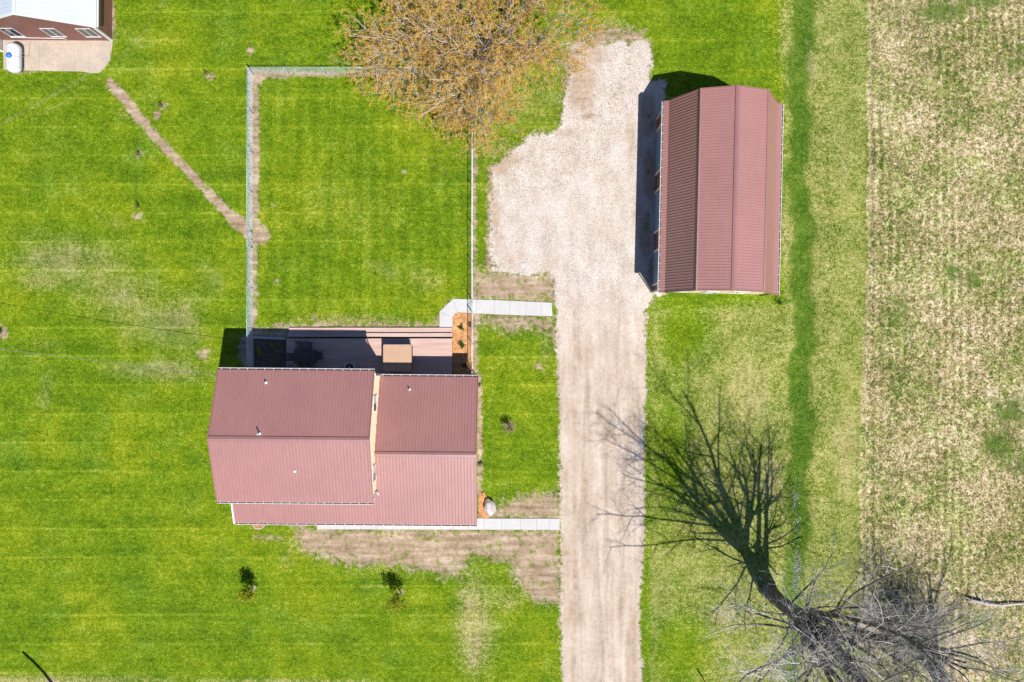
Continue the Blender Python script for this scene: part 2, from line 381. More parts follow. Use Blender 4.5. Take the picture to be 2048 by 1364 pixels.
thin = acc(np.zeros(GX.shape), blob(330, 655, 110, 60, .62, 15), blob(120, 520, 130, 70, .55), blob(300, 740, 130, 26, .6), blob(420, 560, 50, 60, .45), blob(200, 560, 160, 60, .5), blob(90, 690, 60, 30, .4), blob(320, 110, 90, 60, .3), blob(430, 60, 60, 60, .3), blob(770, 540, 50, 30, .5, 40), blob(720, 300, 160, 100, .26), blob(1340, 1150, 40, 90, .35), blob(240, 590, 80, 40, .55, 10), blob(350, 640, 55, 40, .75), blob(270, 660, 60, 60, .5), blob(330, 735, 80, 26, .6), blob(60, 470, 80, 40, .4), blob(385, 680, 40, 30, .5),
           blob(230, 445, 70, 30, .4, 20), blob(500, 60, 160, 30, .25), blob(1620, 130, 13, 60, .85), blob(1620, 20, 9, 60, .6), blob(90, 780, 20, 70, .35), blob(640, 610, 40, 20, .3), blob(1330, 1200, 10, 120, .5), blob(690, 450, 120, 90, .22),
           blob(240, 330, 30, 120, .25, 40), blob(1090, 900, 40, 70, .25), blob(1040, 90, 80, 50, .3))
lushc = 1607 + 6 * np.sin(PYg * .031) + 4 * np.sin(PYg * .083 + 1) - 8 * np.sin(PYg * .006) + np.where(PYg > 560, -10, 0) * np.clip((PYg - 560) / 200, 0, 1) 
lush = np.exp(-(np.abs(PXg - lushc) / 27.) ** 2.2) * np.clip(1.15 - np.clip((PYg - 1000) / 500, 0, .4), 0, 1)
lush = acc(lush * 1.0, blob(1575, 602, 38, 6, .8), blob(1905, 545, 40, 26, .68, 20), blob(1945, 560, 34, 30, .66), blob(2020, 820, 60, 50, .72), blob(1995, 890, 50, 46, .74), blob(2048, 930, 60, 40, .7), blob(1880, 20, 90, 40, .7), blob(1960, 0, 90, 26, .7), blob(2040, 120, 50, 60, .6), blob(1800, 620, 40, 60, .6), blob(1780, 960, 40, 50, .5),
           blob(1960, 1240, 110, 40, .55), blob(1900, 1300, 90, 30, .4), blob(1640, 1350, 60, 40, .2), blob(1790, 30, 40, 60, .5), blob(1870, 590, 60, 14, .6, -25))
thin = acc(thin, *[soft(sd_line(l_, [w_] * len(l_)), .35) * a_ for l_, w_, a_ in (([(222, 112), (160, 160), (60, 215), (0, 250)], 3, .8), ([(235, 120), (290, 60), (330, 0)], 5, .6), ([(228, 135), (150, 195), (60, 240)], 3, .6),
    ([(1312, 1140), (1318, 1230), (1308, 1300), (1292, 1364)], 3, .8), ([(1345, 1190), (1322, 1225), (1316, 1290)], 2.5, .7), ([(0, 345), (120, 330), (220, 350)], 3, .4), ([(525, 190), (528, 420), (530, 600)], 3, .5), ([(545, 190), (548, 560)], 2.5, .5), ([(545, 180), (640, 172), (760, 176)], 3, .4), ([(985, 690), (982, 980)], 4, .5), ([(1040, 700), (1035, 960)], 4, .35))])
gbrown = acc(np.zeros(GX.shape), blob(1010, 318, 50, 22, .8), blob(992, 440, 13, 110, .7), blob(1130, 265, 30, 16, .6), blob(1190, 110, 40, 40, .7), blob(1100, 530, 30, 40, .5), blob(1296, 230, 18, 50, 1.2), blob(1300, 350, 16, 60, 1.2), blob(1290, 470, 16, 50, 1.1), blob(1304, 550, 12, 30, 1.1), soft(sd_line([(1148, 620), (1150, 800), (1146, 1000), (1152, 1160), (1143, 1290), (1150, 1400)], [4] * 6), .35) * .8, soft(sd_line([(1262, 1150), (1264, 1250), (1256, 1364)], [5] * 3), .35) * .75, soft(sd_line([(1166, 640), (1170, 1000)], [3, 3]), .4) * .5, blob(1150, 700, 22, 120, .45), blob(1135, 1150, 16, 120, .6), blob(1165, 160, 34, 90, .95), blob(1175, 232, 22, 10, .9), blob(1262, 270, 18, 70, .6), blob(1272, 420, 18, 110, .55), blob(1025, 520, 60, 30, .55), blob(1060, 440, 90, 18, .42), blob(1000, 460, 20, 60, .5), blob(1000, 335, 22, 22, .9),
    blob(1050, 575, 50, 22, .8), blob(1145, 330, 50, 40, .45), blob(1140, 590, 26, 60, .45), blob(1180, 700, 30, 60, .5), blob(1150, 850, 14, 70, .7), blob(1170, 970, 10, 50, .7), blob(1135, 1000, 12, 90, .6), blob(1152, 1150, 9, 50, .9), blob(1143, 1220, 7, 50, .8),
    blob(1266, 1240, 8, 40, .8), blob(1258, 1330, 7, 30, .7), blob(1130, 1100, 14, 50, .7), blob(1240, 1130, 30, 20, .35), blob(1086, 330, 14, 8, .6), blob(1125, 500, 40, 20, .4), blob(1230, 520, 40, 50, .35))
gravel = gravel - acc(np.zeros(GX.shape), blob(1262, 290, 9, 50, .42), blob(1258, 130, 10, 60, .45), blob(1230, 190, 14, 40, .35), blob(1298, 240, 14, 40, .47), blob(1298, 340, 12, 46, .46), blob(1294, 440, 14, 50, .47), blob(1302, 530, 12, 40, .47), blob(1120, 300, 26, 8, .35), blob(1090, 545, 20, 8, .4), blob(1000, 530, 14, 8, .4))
gsmooth = np.clip((PYg - 560) / 180., 0, 1)
field = soft((PXg - 1733 + 14 * np.clip((PYg - 560) / 300, 0, 1)) / 26., .7)
pathy = np.clip(gravel + dirt, 0, 1)
rowshift = -10 * np.clip((PYg - 400) / 400, 0, 1)
rows = sum(a_ * np.exp(-((PXg - c_ - rowshift) / w_) ** 2) for c_, w_, a_ in ((1757, 3, .5), (1770, 3, .45), (1786, 3, .35), (1812, 3, .25))) + np.exp(-((PXg - (1741 - 10 * np.clip((PYg - 400) / 400, 0, 1))) / 4.5) ** 2) * .62       # bare strip along the field edge
pen = soft(sd_poly([(520, 160), (560, 152), (760, 155), (935, 160), (938, 590), (880, 615), (700, 630), (530, 620), (515, 500), (516, 200)]), .7)
stripes = np.clip(1 - eastlawn - strip2 - field, 0, 1) * (1 - .4 * pen)
H = -.26 * np.exp(-((GX - (22.5 - .012 * (10 - GY) + .25 * np.sin(GY * .21))) / 1.3) ** 2)
rngG = np.random.default_rng(4)
fn = rngG.normal(size=GX.shape); fn = (fn + np.roll(fn, 1, 0) + np.roll(fn, 1, 1) + np.roll(fn, (1, 1), (0, 1))) / 4
H = H + field * fn * .035 + (1 - field) * fn * .003
edge = np.minimum(np.minimum(GX - X0, X1 - GX), np.minimum(GY - Y0, Y1 - GY)); H = H * np.clip(edge / 2, 0, 1)

def ground_mat():
    b = NB('ground_surface'); p = b.pos()
    def att(nm):
        a = b.n("ShaderNodeAttribute"); a.attribute_name = nm; s_ = b.n("ShaderNodeSeparateColor"); b.put(s_.inputs[0], a.outputs['Color']); return list(s_.outputs) + [a.outputs['Alpha']]
    A = att('maskA'); B = att('maskB'); C = att('maskC')
    n_l = b.noise(p, .16, 3, .55); n_m = b.noise(p, .75, 4, .6); n_s = b.noise(p, 3.2, 4, .65); n_f = b.noise(p, 9.0, 3, .7); n_x = b.noise(p, 22, 2, .7)
    n_m2 = b.noise(b.pos((1, 1, 1)), 1.7, 5, .65, .6)
    sub = lambda x: b.math('SUBTRACT', x, .5)
    mul = lambda x, k: b.math('MULTIPLY', x, k)
    add = lambda x, y: b.math('ADD', x, y)
    # mowing lines run east-west
    wob = mul(sub(b.noise(b.pos((.03, .3, 1)), 1.0, 2)), 1.4)
    yy = b.n("ShaderNodeSeparateXYZ"); b.put(yy.inputs[0], p)
    ph = mul(add(yy.outputs[1], wob), 2 * math.pi / 1.12)
    st1 = b.math('SINE', ph); st = b.math('POWER', add(mul(st1, .5), .5), 5.0)
    st2 = b.math('SINE', mul(add(yy.outputs[1], mul(wob, .7)), math.pi / 1.12))
    stf = b.math('MULTIPLY', C[0], b.ss(b.noise(b.pos((.12, .5, 1)), .6, 2), .38, .62))
    # green turf
    lw = mul(sub(b.noise(b.pos((.05, .2, 1)), 1.0, 2)), .35)
    line = b.ss(b.math('COSINE', mul(add(add(yy.outputs[1], lw), 5.62), 2 * math.pi / 2.21)), .93, .995)
    vx_ = b.math('SINE', mul(add(yy.outputs[0], wob), 2 * math.pi / 1.15))
    g = add(add(mul(sub(n_m), .62), mul(sub(n_l), .45)), add(mul(sub(n_s), 1.0), add(mul(sub(n_f), 1.6), mul(sub(n_x), 1.3))))
    g = add(g, add(mul(b.math('MULTIPLY', line, b.math('ADD', mul(stf, .8), .2)), .16), mul(b.math('MULTIPLY', st2, stf), .06)))
    g = add(g, mul(b.math('MULTIPLY', vx_, B[2]), .05))
    g = add(g, mul(sub(b.noise(b.pos((.3, 4, 1)), 1.0, 3, .6)), .26))
    gu = b.math('ADD', g, .5, clamp=True)
    gcol = b.ramp(gu, [(.0, (.014, .046, .001)), (.28, (.050, .103, .0015)), (.52, (.099, .168, .002)), (.75, (.165, .235, .006)), (1, (.30, .335, .05))])
    warm = b.ss(add(n_l, mul(sub(n_m2), .7)), .42, .66)
    gcol = b.mix(mul(warm, .38), gcol, b.mix(1.0, gcol, (1.5, 1.08, .6), 'MULTIPLY'))
    cool = b.ss(add(b.noise(p, .3, 3, .6), mul(sub(n_m2), .4)), .52, .68)
    gcol = b.mix(mul(cool, .35), gcol, b.mix(1.0, gcol, (.80, .97, 4.5), 'MULTIPLY'))
    lushcol = b.ramp(gu, [(.0, (.010, .042, .002)), (.5, (.040, .100, .003)), (1, (.12, .19, .010))])
    dcol = b.ramp(gu, [(.0, (.12, .11, .03)), (.35, (.22, .205, .06)), (.6, (.33, .285, .115)), (1, (.48, .41, .22))])
    # straw shows in speckles
    dth = add(B[2] if False else A[2], add(mul(sub(n_m), .35), add(mul(sub(n_s), .6), add(mul(sub(n_f), .95), mul(sub(n_x), .5)))))
    col = b.mix(b.ss(dth, .22, .80), gcol, dcol)
    thin_f = b.ss(add(C[1], add(mul(sub(n_m), .5), mul(sub(n_s), .6))), .22, .85)
    tcol = b.ramp(b.math('ADD', g, .5, clamp=True), [(.0, (.085, .095, .03)), (.5, (.18, .185, .065)), (1, (.32, .29, .15))])
    col = b.mix(mul(thin_f, .66), col, tcol)
    # field of matted straw and tussocks
    tus = b.noise(p, 2.6, 4, .62, .8); tus2 = b.noise(p, 6.5, 3, .7, .6)
    fv = add(add(mul(sub(tus), 2.1), mul(sub(tus2), 2.0)), add(mul(sub(n_l), 1.1), add(mul(sub(n_m), .5), mul(sub(n_x), .9))))
    rowx = b.math('SINE', mul(add(yy.outputs[0], mul(sub(n_l), .8)), 2 * math.pi / .62)); fv = add(fv, mul(b.math('MULTIPLY', rowx, b.ss(b.noise(b.pos((.25, .05, 1)), 1.0, 2), .42, .6)), .13))
    fcol = b.ramp(b.math('ADD', fv, .5, clamp=True), [(.0, (.045, .07, .010)), (.22, (.105, .125, .022)), (.40, (.235, .20, .08)), (.62, (.375, .295, .155)), (.87, (.50, .405, .27)), (1, (.62, .51, .38))])
    gpatch = b.ss(add(b.noise(p, .28, 5, .7, .5), mul(sub(n_m2), .7)), .43, .66)
    fcol = b.mix(mul(gpatch, .62), fcol, b.mix(1.0, fcol, (.58, .92, .34), 'MULTIPLY'))
    col = b.mix(b.ss(add(B[0], mul(sub(n_s), .5)), .4, .6), col, fcol)
    lu = b.ss(add(B[1], add(mul(sub(n_m2), .95), add(mul(sub(n_m), .5), mul(sub(n_s), .5)))), .28, .80)
    col = b.mix(mul(lu, .88), col, lushcol)
    # bare strip
    col = b.mix(b.ss(add(C[2], mul(sub(n_s), .7)), .35, .8), col, (.42, .33, .23))
    # soil
    sv = add(add(mul(sub(n_m), 1.0), mul(sub(n_s), .9)), add(mul(sub(n_f), .9), mul(sub(b.noise(b.pos((.25, 2.6, 1)), 1.1, 4)), 1.4)))
    scol = b.ramp(b.math('ADD', sv, .5, clamp=True), [(.0, (.15, .10, .06)), (.35, (.265, .19, .125)), (.62, (.35, .26, .18)), (1, (.50, .40, .31))])
    sf = b.ss(add(A[1], add(mul(sub(n_m2), 1.2), add(mul(sub(n_s), .8), add(mul(sub(n_f), .8), mul(sub(n_x), .4))))), .30, .76)
    clump = b.ss(add(b.noise(p, 1.3, 4, .65, .4), mul(sub(n_f), .5)), .54, .66); keep = b.ss(A[1], .9, 1.0)
    sf = b.math('MULTIPLY', sf, b.math('SUBTRACT', 1.0, b.math('MULTIPLY', clump, .8)))
    col = b.mix(sf, col, scol)
    # gravel, with wheel tracks down the drive
    tr = b.noise(b.pos((1.3, .10, 1)), 1.0, 5, .6, .6); tr2 = b.noise(b.pos((1, .5, 1)), .9, 4, .65)
    gv = add(add(mul(b.math('MULTIPLY', sub(tr), B[3]), 1.0), mul(sub(tr2), .75)), add(mul(sub(n_s), .5), b.math('MULTIPLY', b.math('SUBTRACT', 1.25, mul(B[3], .7)), add(mul(sub(n_f), 1.1), mul(sub(n_x), 1.6)))))
    vcol = b.ramp(b.math('ADD', gv, .5, clamp=True), [(.0, (.18, .135, .095)), (.3, (.335, .265, .20)), (.5, (.43, .355, .285)), (.7, (.50, .43, .36)), (1, (.66, .61, .56))])
    vcol = b.mix(b.math('SUBTRACT', 1.0, B[3]), vcol, b.mix(1.0, vcol, (1.07, 1.12, 1.19), 'MULTIPLY'))
    vcol = b.mix(mul(B[3], .6), vcol, b.mix(1.0, vcol, (.97, .93, .89), 'MULTIPLY'))
    blot = b.ss(add(b.noise(p, .5, 5, .7, .4), mul(sub(n_s), .3)), .56, .72); vcol = b.mix(mul(blot, .55), vcol, b.mix(1.0, vcol, (.84, .74, .66), 'MULTIPLY'))
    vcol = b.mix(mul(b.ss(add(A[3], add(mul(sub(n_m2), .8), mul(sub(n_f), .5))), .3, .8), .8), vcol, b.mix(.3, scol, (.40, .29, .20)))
    gf = b.ss(add(A[0], add(mul(sub(n_m2), .85), add(mul(sub(n_s), .5), add(mul(sub(n_f), .4), mul(sub(n_x), .3))))), .37, .63)
    col = b.mix(gf, col, vcol)
    hh = add(mul(n_f, .6), mul(n_x, .5))
    b.bump(b.math('MULTIPLY', hh, 1.0), .55, .05)
    return b.fin(col, .9, 0, .12)
M['ground'] = ground_mat()

def grid_piece(name, face_mask, skirt=False):
    fi, fj = np.nonzero(face_mask)
    a = fi * NXg + fj
    quads = np.stack([a, a + 1, a + 1 + NXg, a + NXg], 1)
    used, inv = np.unique(quads.ravel(), return_inverse=True)
    co = np.column_stack([GX.ravel()[used], GY.ravel()[used], H.ravel()[used]])
    nq = len(quads); nv = len(used); extra = []; eq = []
    if skirt:
        B_ = 900.
        xs = [-B_, X0, gx[-1], B_]; ys = [-B_, Y0, gy[-1], B_]
        for i in range(3):
            for j in range(3):
                if i == 1 and j == 1: continue
                k = nv + len(extra)
                extra += [(xs[i], ys[j], 0), (xs[i + 1], ys[j], 0), (xs[i + 1], ys[j + 1], 0), (xs[i], ys[j + 1], 0)]
                eq.append((k, k + 1, k + 2, k + 3))
    V = np.vstack([co, np.array(extra).reshape(-1, 3)]) if extra else co
    Q = np.vstack([inv.reshape(-1, 4), np.array(eq).reshape(-1, 4)]) if eq else inv.reshape(-1, 4)
    me = bpy.data.meshes.new(name); me.vertices.add(len(V)); me.vertices.foreach_set('co', V.ravel().astype(np.float32))
    me.loops.add(Q.size); me.loops.foreach_set('vertex_index', Q.ravel().astype(np.int32))
    me.polygons.add(len(Q)); me.polygons.foreach_set('loop_start', np.arange(0, Q.size, 4, dtype=np.int32))
    me.update(calc_edges=True); me.polygons.foreach_set('use_smooth', np.ones(len(Q), bool))
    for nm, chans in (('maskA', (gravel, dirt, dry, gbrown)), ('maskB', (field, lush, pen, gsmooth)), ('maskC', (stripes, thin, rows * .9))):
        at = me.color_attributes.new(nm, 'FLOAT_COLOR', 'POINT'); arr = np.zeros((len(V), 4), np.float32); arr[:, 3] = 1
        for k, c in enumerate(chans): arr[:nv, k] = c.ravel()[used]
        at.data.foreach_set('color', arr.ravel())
    me.materials.append(M['ground'])
    o = bpy.data.objects.new(name, me); COL.objects.link(o); o['kind'] = 'structure'; return o
fm = lambda a: (a[:-1, :-1] + a[1:, 1:] + a[1:, :-1] + a[:-1, 1:]) / 4
isg = fm(gravel) > .5; isp = (fm(soft(trail, .28)) > .5) & ~isg; isf = (fm(field) > .5) & ~isg
isd = (fm(np.exp(-((PXg - lushc) / 27.) ** 4)) > .5) & ~isg & ~isf
grid_piece('driveway', isg); grid_piece('dirt_path', isp); grid_piece('field', isf); grid_piece('ditch', isd)
grid_piece('ground', ~(isg | isp | isf | isd), True)

# ------------------------------------------------------------------ concrete walks, slab
def slab(name, pts, mat, z1=.05, joints=()):
    m = MB(); m.prism([P(*p)[:2] for p in pts][::-1], -.1, z1)
    o = m.build(name, mat, bevel=.008); o['kind'] = 'structure'
    if joints:
        j = MB()
        for a, b_ in joints:
            A_, B_ = P(*a, 0), P(*b_, 0); j.bar((A_.x, A_.y, z1 - .004), (B_.x, B_.y, z1 - .004), .018, .014)
        jo = j.build('joint', M['joint'], o)
    return o
arc = [(916.5, 624.7), (912, 626), (908.5, 629), (906.4, 632.5), (905.5, 637)]
slab('sidewalk', [(879, 659), (879, 623.3), (906.2, 597.6), (1000, 600.5), (1103, 605.4), (1105, 632.4), (1000, 629)] + arc + [(904.5, 659)], M['conc'], .06,
     [((906.2, 598), (916, 624)), ((879.5, 624), (906, 634.5)), ((954, 599.5), (953, 626.5)), ((990, 600.5), (989, 628.5)), ((1020, 602), (1019, 629.5)), ((1053, 603.5), (1052, 630.5)), ((1082, 604.5), (1082, 631.5)), ((934, 599), (934, 625))])
slab('walkway', [(635, 1036.5), (1119, 1036.8), (1119, 1059.2), (635, 1058.2)], M['conc'], .06,
     [((x, 1037.3), (x, 1058.6)) for x in (660, 690, 722, 755, 787, 818, 850, 882, 906, 937, 968, 1003, 1041, 1073, 1099)])
slab('patio_slab', [(7, 70), (226, 82.5), (225, 96), (221, 110), (222, 119), (213, 132), (199, 146), (185, 146.5), (160, 143), (110, 142.5), (36, 140.5), (8, 139)], M['conc_old'], .06,
     [((148.5, 100), (150, 142)), ((80, 76), (80, 142))])

# ------------------------------------------------------------------ ribbed steel roofs
def ribbed(m, E0, E1, R0, R1, sp=.228, h=.028, th=.05):
    """ribbed sheet: E0-E1 eave line, R0-R1 top line; ribs run from eave to top"""
    E0, E1, R0, R1 = map(Vector, (E0, E1, R0, R1)); L = (E1 - E0).length
    nrm = (E1 - E0).cross(R0 - E0).normalized()
    if nrm.z < 0: nrm = -nrm
    us = [(0, 0)]; k = sp * .5
    while k < L - .05:
        us += [((k - .035) / L, 0), ((k - .013) / L, h), ((k + .013) / L, h), ((k + .035) / L, 0)]; k += sp
    us.append((1, 0))
    i = len(m.v)
    for u, hh in us:
        a = E0.lerp(E1, u) + nrm * hh; b_ = R0.lerp(R1, u) + nrm * hh
        m.v += [tuple(a), tuple(b_), tuple(E0.lerp(E1, u) - nrm * th), tuple(R0.lerp(R1, u) - nrm * th)]
    for q in range(len(us) - 1):
        a = i + q * 4; m.f += [(a, a + 4, a + 5, a + 1), (a + 3, a + 7, a + 6, a + 2), (a + 2, a + 6, a + 4, a)]
    e = i + (len(us) - 1) * 4
    m.f += [(i, i + 1, i + 3, i + 2), (e + 1, e, e + 2, e + 3)]

def gutter(th_, a, b_, side, off, n, mat_out=None, matin=None):
    """open gutter hung along a-b (same z); side = outward unit vector; returns the part"""
    a = Vector(a); b_ = Vector(b_); s = Vector(side); m = MB(); W, D_ = .13, .10
    def wall(o0, o1, z0, z1):
        pts = [a + s * o0, b_ + s * o0, b_ + s * o1, a + s * o1]; i = len(m.v)
        for z in (z0, z1):
            m.v.extend([(p.x, p.y, a.z + z) for p in pts])
        m.f += [tuple(i + k for k in q) for q in ((0, 3, 2, 1), (4, 5, 6, 7), (0, 1, 5, 4), (1, 2, 6, 5), (2, 3, 7, 6), (3, 0, 4, 7))]
    wall(W - .025, W, -D_, 0); wall(0, .01, -D_, -.01)
    g = m.build('gutter', mat_out or M['white'], th_, off)
    m2 = MB(); m = m2; wall(.011, W - .026, -D_, -D_ + .03); m2.build('gutter_floor', matin or M['gutter_in'], g)
    bpy.data.objects[g.name].children[0] if False else None
    m2o = [c for c in bpy.data.objects if c.parent == g][0]; me = m2o.data
    for v in me.vertices: v.co -= Vector(off)
    h = MB()
    for k in range(n):
        t = (k + .35) / n; p = a.lerp(b_, t); q = p + s * W; h.bar((p.x, p.y, p.z - .002), (q.x, q.y, q.z + .003), .028, .012)
    split_build(h, 'hanger', mat_out or M['white'], g, off)
    return g

def wall_window(th_, off, axis, plane, u0, u1, z0, z1, out, vert=True, curtain=True, name='window'):
    """window on a wall; axis 'x' means wall plane x=plane spanning y; out = +1/-1 outward direction"""
    f = MB(); w_ = .05; d = .035 * out
    def bx(m, ua, ub, za, zb, d0, d1):
        if axis == 'x': m.box((plane + d0, ua, za), (plane + d1, ub, zb))
        else: m.box((ua, plane + d0, za), (ub, plane + d1, zb))
    bx(f, u0, u1, z0, z0 + w_, .003 * out, d); bx(f, u0, u1, z1 - w_, z1, .003 * out, d)
    bx(f, u0, u0 + w_, z0 + w_, z1 - w_, .003 * out, d); bx(f, u1 - w_, u1, z0 + w_, z1 - w_, .003 * out, d)
    um = (u0 + u1) / 2; bx(f, um - .025, um + .025, z0 + w_, z1 - w_, .003 * out, d)
    fo = f.build(name, M['white'], th_, off)
    g = MB(); bx(g, u0 + w_, u1 - w_, z0 + w_, z1 - w_, .004 * out, .02 * out); g.build('pane', M['glass'], fo, off)
    if curtain:
        c = MB(); bx(c, um + .03, u1 - w_, z0 + w_, z1 - w_ , .0205 * out, .0225 * out); c.build('curtain', M['curtain'], fo, off)
    s = MB(); bx(s, u0 - .04, u1 + .04, z0 - .05, z0 - .002, .003 * out, .045 * out); s.build('sill', M['white'], fo, off)
    return fo

def vent(th_, x, y, z, h, off, mat=None, name='vent_pipe'):
    m = MB(); m.tube([(x, y, z - .1), (x, y, z + h)], .05, 10)
    o = m.build(name, M['white'], th_, off, True)
    b_ = MB(); b_.tube([(x, y, z - .05), (x, y, z + .06), (x, y, z + .14)], [.13, .10, .06], 10); b_.build('boot', M['white'], o, off, True)
    c = MB(); c.tube([(x, y, z + h), (x, y, z + h + .012)], .04, 10); c.build('opening', M['dark'], o, off)
    return o

# ---- farmhouse
HO = (-11.4, -7.2, 0)
house = empty('farmhouse', HO, R(-.5), 'farmhouse with brown ribbed metal roofs on two levels beside the deck', 'house')
def hm(x, y, z): return (x, y, z)
wx0, wx1, wy0, wy1 = -20.22, -9.64, -10.82, -2.42
m = MB()
zt = lambda y: 6.8 - abs(y + 6.61) * (1.5 / 4.56) - .075
m.poly([(wx1, wy0, 0), (wx1, wy1, 0), (wx1, wy1, zt(wy1)), (wx1, -6.61, zt(-6.61)), (wx1, wy0, zt(wy0))])
m.poly([(wx0, wy1, 0), (wx0, wy0, 0), (wx0, wy0, zt(wy0)), (wx0, -6.61, zt(-6.61)), (wx0, wy1, zt(wy1))])
m.poly([(wx0, wy0, 0), (wx1, wy0, 0), (wx1, wy0, zt(wy0)), (wx0, wy0, zt(wy0))])
m.poly([(wx1, wy1, 0), (wx0, wy1, 0), (wx0, wy1, zt(wy1)), (wx1, wy1, zt(wy1))])
# lap siding shadow lines on the east gable
m.build('wall', M['cream'], house, HO)
lap = MB()
z = 3.0
while z < 6.5:
    ww = min(4.15, max(0, (6.62 - z) / (1.5 / 4.56)))
    if ww > .2: lap.box((wx1 + .001, -6.61 - ww, z), (wx1 + .014, -6.61 + ww, z + .012))
    z += .2
lap.build('siding', M['cream'], house, HO)
# wing walls
zl = lambda y: 4.7 - abs(y + 7.9) * (1.75 / 5.37) - .075
m = MB(); vx = -2.70; vy0, vy1 = -12.85, -2.92
m.poly([(vx, vy0, 0), (vx, vy1, 0), (vx, vy1, zl(vy1)), (vx, -7.9, zl(-7.9)), (vx, vy0, zl(vy0))])
m.poly([(wx1 + .002, vy0, 0), (vx, vy0, 0), (vx, vy0, zl(vy0)), (wx1 + .002, vy0, zl(vy0))])
m.poly([(vx, vy1, 0), (wx1 + .002, vy1, 0), (wx1 + .002, vy1, zl(vy1)), (vx, vy1, zl(vy1))])
m.poly([(wx1 + .002, vy0, 0), (wx1 + .002, wy0, 0), (wx1 + .002, wy0, zl(wy0)), (wx1 + .002, vy0, zl(vy0))][::-1])
m.build('wing_wall', M['cream'], house, HO)
# upper roof
rf = MB()
ribbed(rf, (-20.35, -2.05, 5.3), (-9.58, -2.05, 5.3), (-20.35, -6.61, 6.8), (-9.58, -6.61, 6.8))
ribbed(rf, (-20.35, -11.17, 5.3), (-9.58, -11.17, 5.3), (-20.35, -6.61, 6.8), (-9.58, -6.61, 6.8))
uro = rf.build('upper_roof', M['roof'], house, HO)
def cap_strip(m, a, b_, w_, drop, t=.02):
    a = Vector(a); b_ = Vector(b_); d = (b_ - a).normalized(); s = Vector((d.y, -d.x, 0)); i = len(m.v)
    for p in (a, b_):
        for o_, zz in ((-w_, -drop), (-w_ + .02, -drop + .035), (0, .03), (w_ - .02, -drop + .035), (w_, -drop)):
            m.v.append(tuple(p + s * o_ + Vector((0, 0, zz))))
    for k in range(4): m.f.append((i + k, i + k + 1, i + k + 6, i + k + 5))
    m.f.append(tuple(i + 4 - k for k in range(5))); m.f.append(tuple(i + 5 + k for k in range(5)))
c = MB(); cap_strip(c, (-20.38, -6.61, 6.83), (-9.55, -6.61, 6.83), .19, .055); c.build('ridge_cap', M['cap'], house, HO)
rk = MB()
for x in (-20.36, -9.57):
    for ye in (-2.04, -11.18): rk.bar((x, ye, 5.3), (x, -6.61 + (.004 if ye > -6 else -.004), 6.8), .05, .15)
split_build(rk, 'rake_trim', M['cap'], house, HO)
# wing roof, south slope runs on west as the porch roof
rf = MB(); xe = -2.52
ribbed(rf, (wx1 + .02, -2.53, 2.95), (xe, -2.53, 2.95), (wx1 + .02, -7.9, 4.7), (xe, -7.9, 4.7))
ribbed(rf, (wx1 + .02, -13.27, 2.95), (xe, -13.27, 2.95), (wx1 + .02, -7.9, 4.7), (xe, -7.9, 4.7))
rf.build('wing_roof', M['roof'], house, HO)
rf = MB(); ribbed(rf, (-20.05, -13.27, 2.95), (wx1 + .018, -13.27, 2.95), (-20.05, -10.83, 3.745), (wx1 + .018, -10.83, 3.745))
rf.build('porch_roof', M['roof'], house, HO)
c = MB(); cap_strip(c, (wx1 + .02, -7.9, 4.73), (-2.49, -7.9, 4.73), .19, .055); c.build('ridge_cap', M['cap'], house, HO)
rk = MB()
for ye in (-2.52, -13.28): rk.bar((xe + .012, ye, 2.94), (xe + .012, -7.9, 4.69), .05, .13)
split_build(rk, 'rake_trim', M['cap'], house, HO)
rk = MB(); rk.bar((-20.09, -13.3, 2.95), (-20.09, -10.83, 3.75), .1, .16); rk.box((-20.13, -13.25, 2.6), (-20.03, -10.83, 2.86)); rk.build('porch_fascia', M['white'], house, HO)
for k in range(5):
    p = MB(); x = -19.9 + k * 2.55; p.box((x - .06, -13.12, 0), (x + .06, -13.0, 2.86)); p.build('porch_post', M['white'], house, HO)
p = MB(); p.box((-20.1, -13.15, -.05), (wx1, -10.83, .045)); p.build('porch_floor', M['conc'], house, HO)
gutter(house, (-20.36, -2.04, 5.27), (-9.55, -2.04, 5.27), (0, 1, 0), HO, 18)
gutter(house, (-20.36, -11.18, 5.27), (-9.55, -11.18, 5.27), (0, -1, 0), HO, 18)
gutter(house, (-9.62, -2.52, 2.92), (-2.5, -2.52, 2.92), (0, 1, 0), HO, 11)
gutter(house, (-20.05, -13.28, 2.92), (-2.5, -13.28, 2.92), (0, -1, 0), HO, 25)
def downspout(th_, off, pts):
    m_ = MB(); m_.tube(pts, .045, 6); m_.build('downspout', M['white'], th_, off)
downspout(house, HO, [(-9.58, -11.2, 5.18), (-9.56, -10.95, 5.0), (-9.56, -10.75, 4.75), (-9.56, -10.72, 3.95), (-9.5, -10.95, 3.82)])
downspout(house, HO, [(-9.6, -2.1, 5.18), (-9.56, -2.35, 5.0), (-9.56, -2.46, 4.7), (-9.56, -2.5, .2)])
downspout(house, HO, [(-2.6, -2.5, 2.85), (-2.62, -2.85, 2.6), (-2.64, -2.87, .15)])
wall_window(house, HO, 'x', wx1 + .012, -4.9, -3.78, 4.15, 5.3, 1)
wall_window(house, HO, 'x', wx1 + .012, -9.78, -8.62, 4.15, 5.3, 1)
wall_window(house, HO, 'x', vx, -6.2, -5.2, 1.0, 2.2, 1)
wall_window(house, HO, 'x', vx, -10.6, -9.6, 1.0, 2.2, 1)
wall_window(house, HO, 'y', wy1, -18.6, -17.4, 1.0, 2.2, 1); wall_window(house, HO, 'y', wy1, -14.9, -13.1, .55, 2.5, 1)
